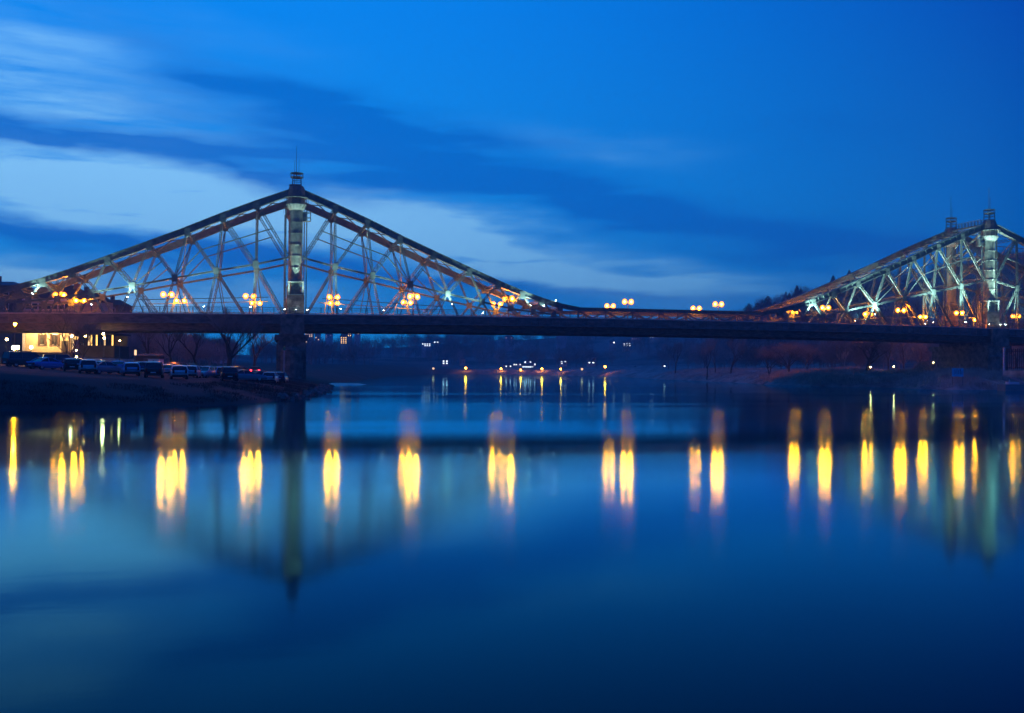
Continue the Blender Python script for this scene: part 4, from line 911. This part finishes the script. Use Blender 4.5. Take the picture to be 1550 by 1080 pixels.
# ------------------------------------------------------------------ cars
def car_meshes(kind):
    L_, W_, H_ = dict(hatch=(4.1, 1.74, 1.48), wagon=(4.6, 1.80, 1.52), sedan=(4.6, 1.80, 1.43), van=(4.8, 1.9, 1.95), suv=(4.5, 1.85, 1.70))[kind]
    hw = W_ / 2; g = .2; belt = .92 if kind not in ('van', 'suv') else 1.05
    st = {'hatch': [(-.5, .78, .62, .82), (-.47, .95, .42, 1.0), (-.30, 1, .22, 1.0), (.0, 1, .2, 1.0), (.22, 1, .2, .98), (.40, .97, .22, .83), (.48, .88, .3, .72), (.5, .78, .42, .62)],
          'van': [(-.5, .85, .5, 1.0), (-.48, .97, .36, 1.0), (-.30, 1, .22, 1.0), (.0, 1, .2, 1.0), (.28, 1, .2, 1.0), (.42, .97, .22, .86), (.49, .9, .3, .72), (.5, .8, .42, .62)]}
    prof = st['van'] if kind == 'van' else st['hatch']; mb = MB(); rings = []
    for (x, wf, zb, bf) in prof:
        w_ = hw * wf; zt = belt * bf; zb_ = zb
        rings.append([(x * L_, -w_ * .92, zb_), (x * L_, -w_, zb_ + .18), (x * L_, -w_ * 1.0, zt - .2), (x * L_, -w_ * .93, zt), (x * L_, w_ * .93, zt), (x * L_, w_, zt - .2), (x * L_, w_, zb_ + .18), (x * L_, w_ * .92, zb_)])
    vs = [p_ for r_ in rings for p_ in r_]; n = 8; fs = [(j * n + k, j * n + (k + 1) % n, (j + 1) * n + (k + 1) % n, (j + 1) * n + k) for j in range(len(rings) - 1) for k in range(n)]
    fs += [tuple(range(n - 1, -1, -1)), tuple(range((len(rings) - 1) * n, len(rings) * n))]; body = mb.add(vs, fs)
    cab = {'hatch': (-.46, -.38, .02, .22), 'wagon': (-.475, -.42, .04, .22), 'sedan': (-.36, -.20, .05, .22), 'van': (-.485, -.45, .20, .36), 'suv': (-.475, -.41, .04, .22)}[kind]
    x0, x1, x2, x3 = [c * L_ for c in cab]; wt_, wb = hw * .74, hw * .91; zb_ = belt - .03
    gv = [(x0, -wb, zb_), (x3, -wb, zb_), (x3, wb, zb_), (x0, wb, zb_), (x1, -wt_, H_ - .17), (x2, -wt_, H_ - .17), (x2, wt_, H_ - .17), (x1, wt_, H_ - .17)]
    cabin = MB().add(gv, [(0, 1, 5, 4), (1, 2, 6, 5), (2, 3, 7, 6), (3, 0, 4, 7), (4, 5, 6, 7)])
    roof = MB(); na, nb = 8, 6; ra, rb_ = x1 - .04, x2 + .04; hw2 = wt_ + .02       # crowned roof skin
    rv = [(ra + (rb_ - ra) * a / na, -hw2 + 2 * hw2 * b_ / nb, H_ - .11 * (2 * a / na - 1) ** 2 - .05 * (2 * b_ / nb - 1) ** 2) for a in range(na + 1) for b_ in range(nb + 1)]
    roof.add(rv, [(a * (nb + 1) + b_, (a + 1) * (nb + 1) + b_, (a + 1) * (nb + 1) + b_ + 1, a * (nb + 1) + b_ + 1) for a in range(na) for b_ in range(nb)])
    nr = len(roof.f)
    xm = (x1 + x2) / 2 - .1
    for s2 in (-1, 1):
        for (a, c) in ((( x0, wb), (x1, wt_)), ((x3, wb), (x2, wt_)), ((xm, wb), (xm, wt_))): roof.beam((a[0], s2 * a[1], zb_), (c[0], s2 * (c[1] + .01), H_ - .13), .07, .09)
    out = dict(body=body, cabin=cabin, roof=roof); nose = .5 * L_; zl = .66 if kind != 'van' else .8
    out['heads'] = [MB().box(nose - .16, nose - .005, s2 * hw * .62 - .17, s2 * hw * .62 + .17, zl - .10, zl + .06) for s2 in (-1, 1)]
    out['tails'] = [MB().box(-nose - .02, -nose + .12, s2 * hw * .70 - .10, s2 * hw * .70 + .10, .62, .95 if kind != 'sedan' else .82) for s2 in (-1, 1)]
    out['plate'] = MB().box(-nose - .03, -nose - .005, -.26, .26, .50, .61); out['bump'] = [MB().box(s2 * nose - .08, s2 * nose + .05, -hw * .84, hw * .84, .28, .46) for s2 in (-1, 1)]
    out['wheels'] = [(sx_ * L_ * .305 + (.02 if sx_ > 0 else 0), sy_ * (hw - .13)) for sx_ in (-1, 1) for sy_ in (-1, 1)]; out['mir'] = [MB().box(x3 - .25, x3 - .08, *sorted((s2 * wb, s2 * (wb + .2))), belt, belt + .14) for s2 in (-1, 1)]
    return {k: ([x_ for x_ in v_]) if isinstance(v_, list) else v_ for k, v_ in out.items()}
CM = {}
def mesh_of(mb, name):
    me_ = bpy.data.meshes.new(name); me_.from_pydata(mb.v, [], mb.f); me_.update()
    if name == 'roof': me_.polygons.foreach_set('use_smooth', [k < 48 for k in range(len(me_.polygons))])
    return me_
def car(kind, paint, loc, rz, label):
    if kind not in CM:
        c = car_meshes(kind)
        CM[kind] = dict(body=mesh_of(c['body'], 'body'), cabin=mesh_of(c['cabin'], 'windows'), roof=mesh_of(c['roof'], 'roof'), heads=[mesh_of(x_, 'headlight') for x_ in c['heads']], tails=[mesh_of(x_, 'tail_light') for x_ in c['tails']],
                        plate=mesh_of(c['plate'], 'plate'), bump=[mesh_of(x_, 'bumper') for x_ in c['bump']], mir=[mesh_of(x_, 'mirror') for x_ in c['mir']], wheels=c['wheels'])
    if 'wheel' not in CM:
        CM['wheel'] = mesh_of(MB().tube((0, -.1, 0), (0, .1, 0), .32, .32, 14), 'wheel'); CM['rimm'] = mesh_of(MB().tube((0, -.115, 0), (0, .115, 0), .19, .19, 8), 'rim')
    c = CM[kind]; o = thing('parked_car' if kind != 'van' else 'parked_van', label, 'car' if kind != 'van' else 'van', loc, rz, 'cars parked on the river bank')
    def pt(n, me_, m, par=o):
        x_ = bpy.data.objects.new(n, me_); col.objects.link(x_); x_.parent = par
        if not me_.materials: me_.materials.append(m)
        if me_.materials[0] != m: x_.material_slots[0].link = 'OBJECT'; x_.material_slots[0].material = m
        return x_
    pt('body', c['body'], PAINT[paint]); pt('windows', c['cabin'], M['glass']); pt('roof', c['roof'], PAINT[paint])
    for x_ in c['heads']: pt('headlight', x_, M['rim'])
    for x_ in c['tails']: pt('tail_light', x_, M['redon'] if 'glowing' in label else M['redl'])
    for x_ in c['mir']: pt('mirror', x_, PAINT[paint])
    for x_ in c['bump']: pt('bumper', x_, M['rubber'])
    pt('plate', c['plate'], M['plate'])
    for (x_, y_) in c['wheels']:
        w_ = pt('wheel', CM['wheel'], M['rubber']); w_.location = (x_, y_, .32); pt('rim', CM['rimm'], M['rim'], w_)
    return o
CARS = [('van', 'black', 37, 122, 40, 'dark high van, the leftmost vehicle of the car park'), ('hatch', 'red', 55, 128, 95, 'small red car squeezed behind the dark van'), ('sedan', 'blue', 72, 115, 50, 'dark blue saloon parked at an angle right of the van'),
        ('hatch', 'black', 109, 110, 101, 'black hatchback between the blue saloon and the silver estate'), ('wagon', 'silver', 133, 105, 101, 'silver estate car seen from behind, front row'), ('sedan', 'grey', 158, 108, 50, 'grey saloon catching orange glints right of the silver estate'),
        ('hatch', 'lightblue', 198, 106, 101, 'light blue hatchback seen squarely from behind'), ('suv', 'black', 234, 103, 93, 'large black off-roader left of the white hatchback'), ('hatch', 'white', 271, 103, 97, 'white hatchback seen from behind, front row'),
        ('hatch', 'silver', 291, 114, 87, 'silver hatchback tucked right behind the white one'), ('sedan', 'blue', 178, 130, 102, 'blue saloon in the second row behind the grey one'), ('hatch', 'navy', 213, 126, 99, 'navy hatchback in the second row between two front cars'),
        ('wagon', 'lightblue', 222, 140, 89, 'pale blue estate in the rear row near the shed'), ('sedan', 'silver', 252, 124, 95, 'silver saloon half hidden behind the black off-roader'), ('wagon', 'silver', 311, 124, 250, 'silver estate facing the river, middle of the lot'),
        ('hatch', 'green', 326, 132, 250, 'dark green hatchback behind the silver estate'), ('hatch', 'blue', 339, 124, 90, 'blue hatchback just left of the black one'), ('suv', 'black', 347, 113, 95, 'black off-roader seen from behind near the middle of the lot'),
        ('sedan', 'grey', 372, 120, 20, 'grey saloon parked broadside with glints of lamplight'), ('sedan', 'black', 395, 128, 40, 'black saloon in the row towards the pier'), ('hatch', 'silver', 410, 127, 83, 'silver-grey hatchback second from the pier'),
        ('hatch', 'navy', 425, 134, 82, 'navy hatchback next to the pier, rightmost of the lot'), ('wagon', 'navy', 120, 138, 20, 'navy estate in the back row below the terrace'), ('sedan', 'blue', 155, 142, 15, 'blue saloon in the back row below the retaining wall'),
        ('van', 'grey', 92, 142, 10, 'grey van standing behind the first row below the forked tree'), ('hatch', 'white', 300, 142, 30, 'white hatchback at the back of the lot'), ('suv', 'grey', 275, 140, 40, 'grey off-roader in the rear row'), ('hatch', 'black', 365, 142, 30, 'black hatchback at the back near the stout tree'),
        ('wagon', 'black', 290, 158, 94, 'dark estate with glowing red tail lights on the lane behind the lot'), ('hatch', 'black', 386, 160, 91, 'dark hatchback with glowing red tail lights near the pier')]
for kind, pn, px, d, ang, lb in CARS:
    v = P(px, d); car(kind, pn, (v.x, v.y, g1(v.x, v.y) + .0), R(ang), lb)

# ------------------------------------------------------------------ bank vegetation
def tufts(name, n, region, hgt, m, seed, lean=.4, blades=5):
    r_ = np.random.RandomState(seed); px, d = r_.uniform(*region[0], n), r_.uniform(*region[1], n)
    x = CAM.x + FW.x * d + RT.x * (px - CX) / FOC * d; y = CAM.y + FW.y * d + RT.y * (px - CX) / FOC * d; s = sdist(x, y); k = (s > .6) & (s < region[2]); x, y = x[k], y[k]
    z = ground(x, y); keep = vnoise(x, y, 4, seed) > .3; x, y, z = x[keep], y[keep], z[keep]; V = []
    for _ in range(blades):
        a = r_.rand(len(x)) * 6.283; h = hgt * (.5 + r_.rand(len(x))); ox, oy = r_.normal(0, .25, len(x)), r_.normal(0, .25, len(x))
        b0 = np.stack([x + ox, y + oy, z - .05], 1); tip = b0 + np.stack([np.cos(a) * h * lean, np.sin(a) * h * lean, h], 1); sv = np.stack([-np.sin(a), np.cos(a), 0 * a], 1) * (.035 * hgt + .015)
        V.append(np.stack([b0 - sv, b0 + sv, tip], 1))
    A = np.concatenate(V).reshape(-1, 3).astype(np.float32); nt = len(A) // 3; me_ = bpy.data.meshes.new(name); me_.vertices.add(len(A)); me_.vertices.foreach_set('co', A.ravel()); me_.loops.add(len(A))
    me_.loops.foreach_set('vertex_index', np.arange(len(A), dtype=np.int32)); me_.polygons.add(nt); me_.polygons.foreach_set('loop_start', np.arange(0, len(A), 3, dtype=np.int32)); me_.polygons.foreach_set('loop_total', np.full(nt, 3, np.int32)); me_.update()
    return struct(link(name, me_, m), 'stuff')
tufts('dry_reeds', 26000, ((1150, 1570), (172, 262), 26), .7, M['reed'], 11)
tufts('bank_grass', 22000, ((-60, 505), (70, 150), 9), .22, M['grass'], 12)
tufts('point_grass', 9000, ((930, 1180), (220, 360), 22), .6, M['reed'], 13)
# pale gravel bar just off the point, colour brightened to stand for reflected sky
v = P(516, dshore(516, 582.5)); gb = MB(); ring = []
for k in range(26):
    a = k * 2 * math.pi / 26; rr_ = 1 + .22 * math.sin(3 * a + 1) + .12 * math.sin(7 * a); ring.append((4.4 * rr_ * math.cos(a), 7.0 * rr_ * math.sin(a)))
gb.add([(x, y, -.1) for x, y in ring] + [(x * .6, y * .6, .22) for x, y in ring] + [(0, 0, .30)], [(k, (k + 1) % 26, 26 + (k + 1) % 26, 26 + k) for k in range(26)] + [(26 + k, 26 + (k + 1) % 26, 52) for k in range(26)])
o = gb.build('gravel_bar', mat('sky_bright_gravel', (.82, .82, .82), .35, 0, .3, 1.5, .5), None, True); o.location = (v.x, v.y, 0); struct(o)
# stones along the left point
r2 = random.Random(4); sb = MB()
for _ in range(110):
    i = r2.randrange(10, 13); a, c = poly[i], poly[i + 1]; p_ = a.lerp(c, r2.random()) + Vector((r2.gauss(0, .6), r2.gauss(0, .6), 0)); s_ = r2.uniform(.12, .4)
    b0 = len(sb.v); sb.ball((p_.x, p_.y, g1(p_.x, p_.y) + s_ * .2), s_, 6, 4)
    for q_ in range(b0, len(sb.v)): vv = sb.v[q_]; sb.v[q_] = (vv[0] + r2.gauss(0, s_ * .12), vv[1] + r2.gauss(0, s_ * .12), vv[2] + r2.gauss(0, s_ * .1))
struct(sb.build('shore_stones', M['stone']), 'stuff')

# ------------------------------------------------------------------ evening haze over the valley
hzv = MB().box(-700, 1150, -260, 950, -4.6, 92); ho = hzv.build('haze', None); ho['kind'] = 'stuff'
hm = bpy.data.materials.new('haze_air'); hm.use_nodes = True; t = hm.node_tree; t.nodes.clear(); pv = t.nodes.new('ShaderNodeVolumePrincipled'); pv.inputs['Density'].default_value = .0007
pv.inputs['Color'].default_value = (.30, .76, 1, 1); pv.inputs['Anisotropy'].default_value = .2
ou = t.nodes.new('ShaderNodeOutputMaterial'); t.links.new(pv.outputs[0], ou.inputs['Volume']); ho.data.materials.append(hm)
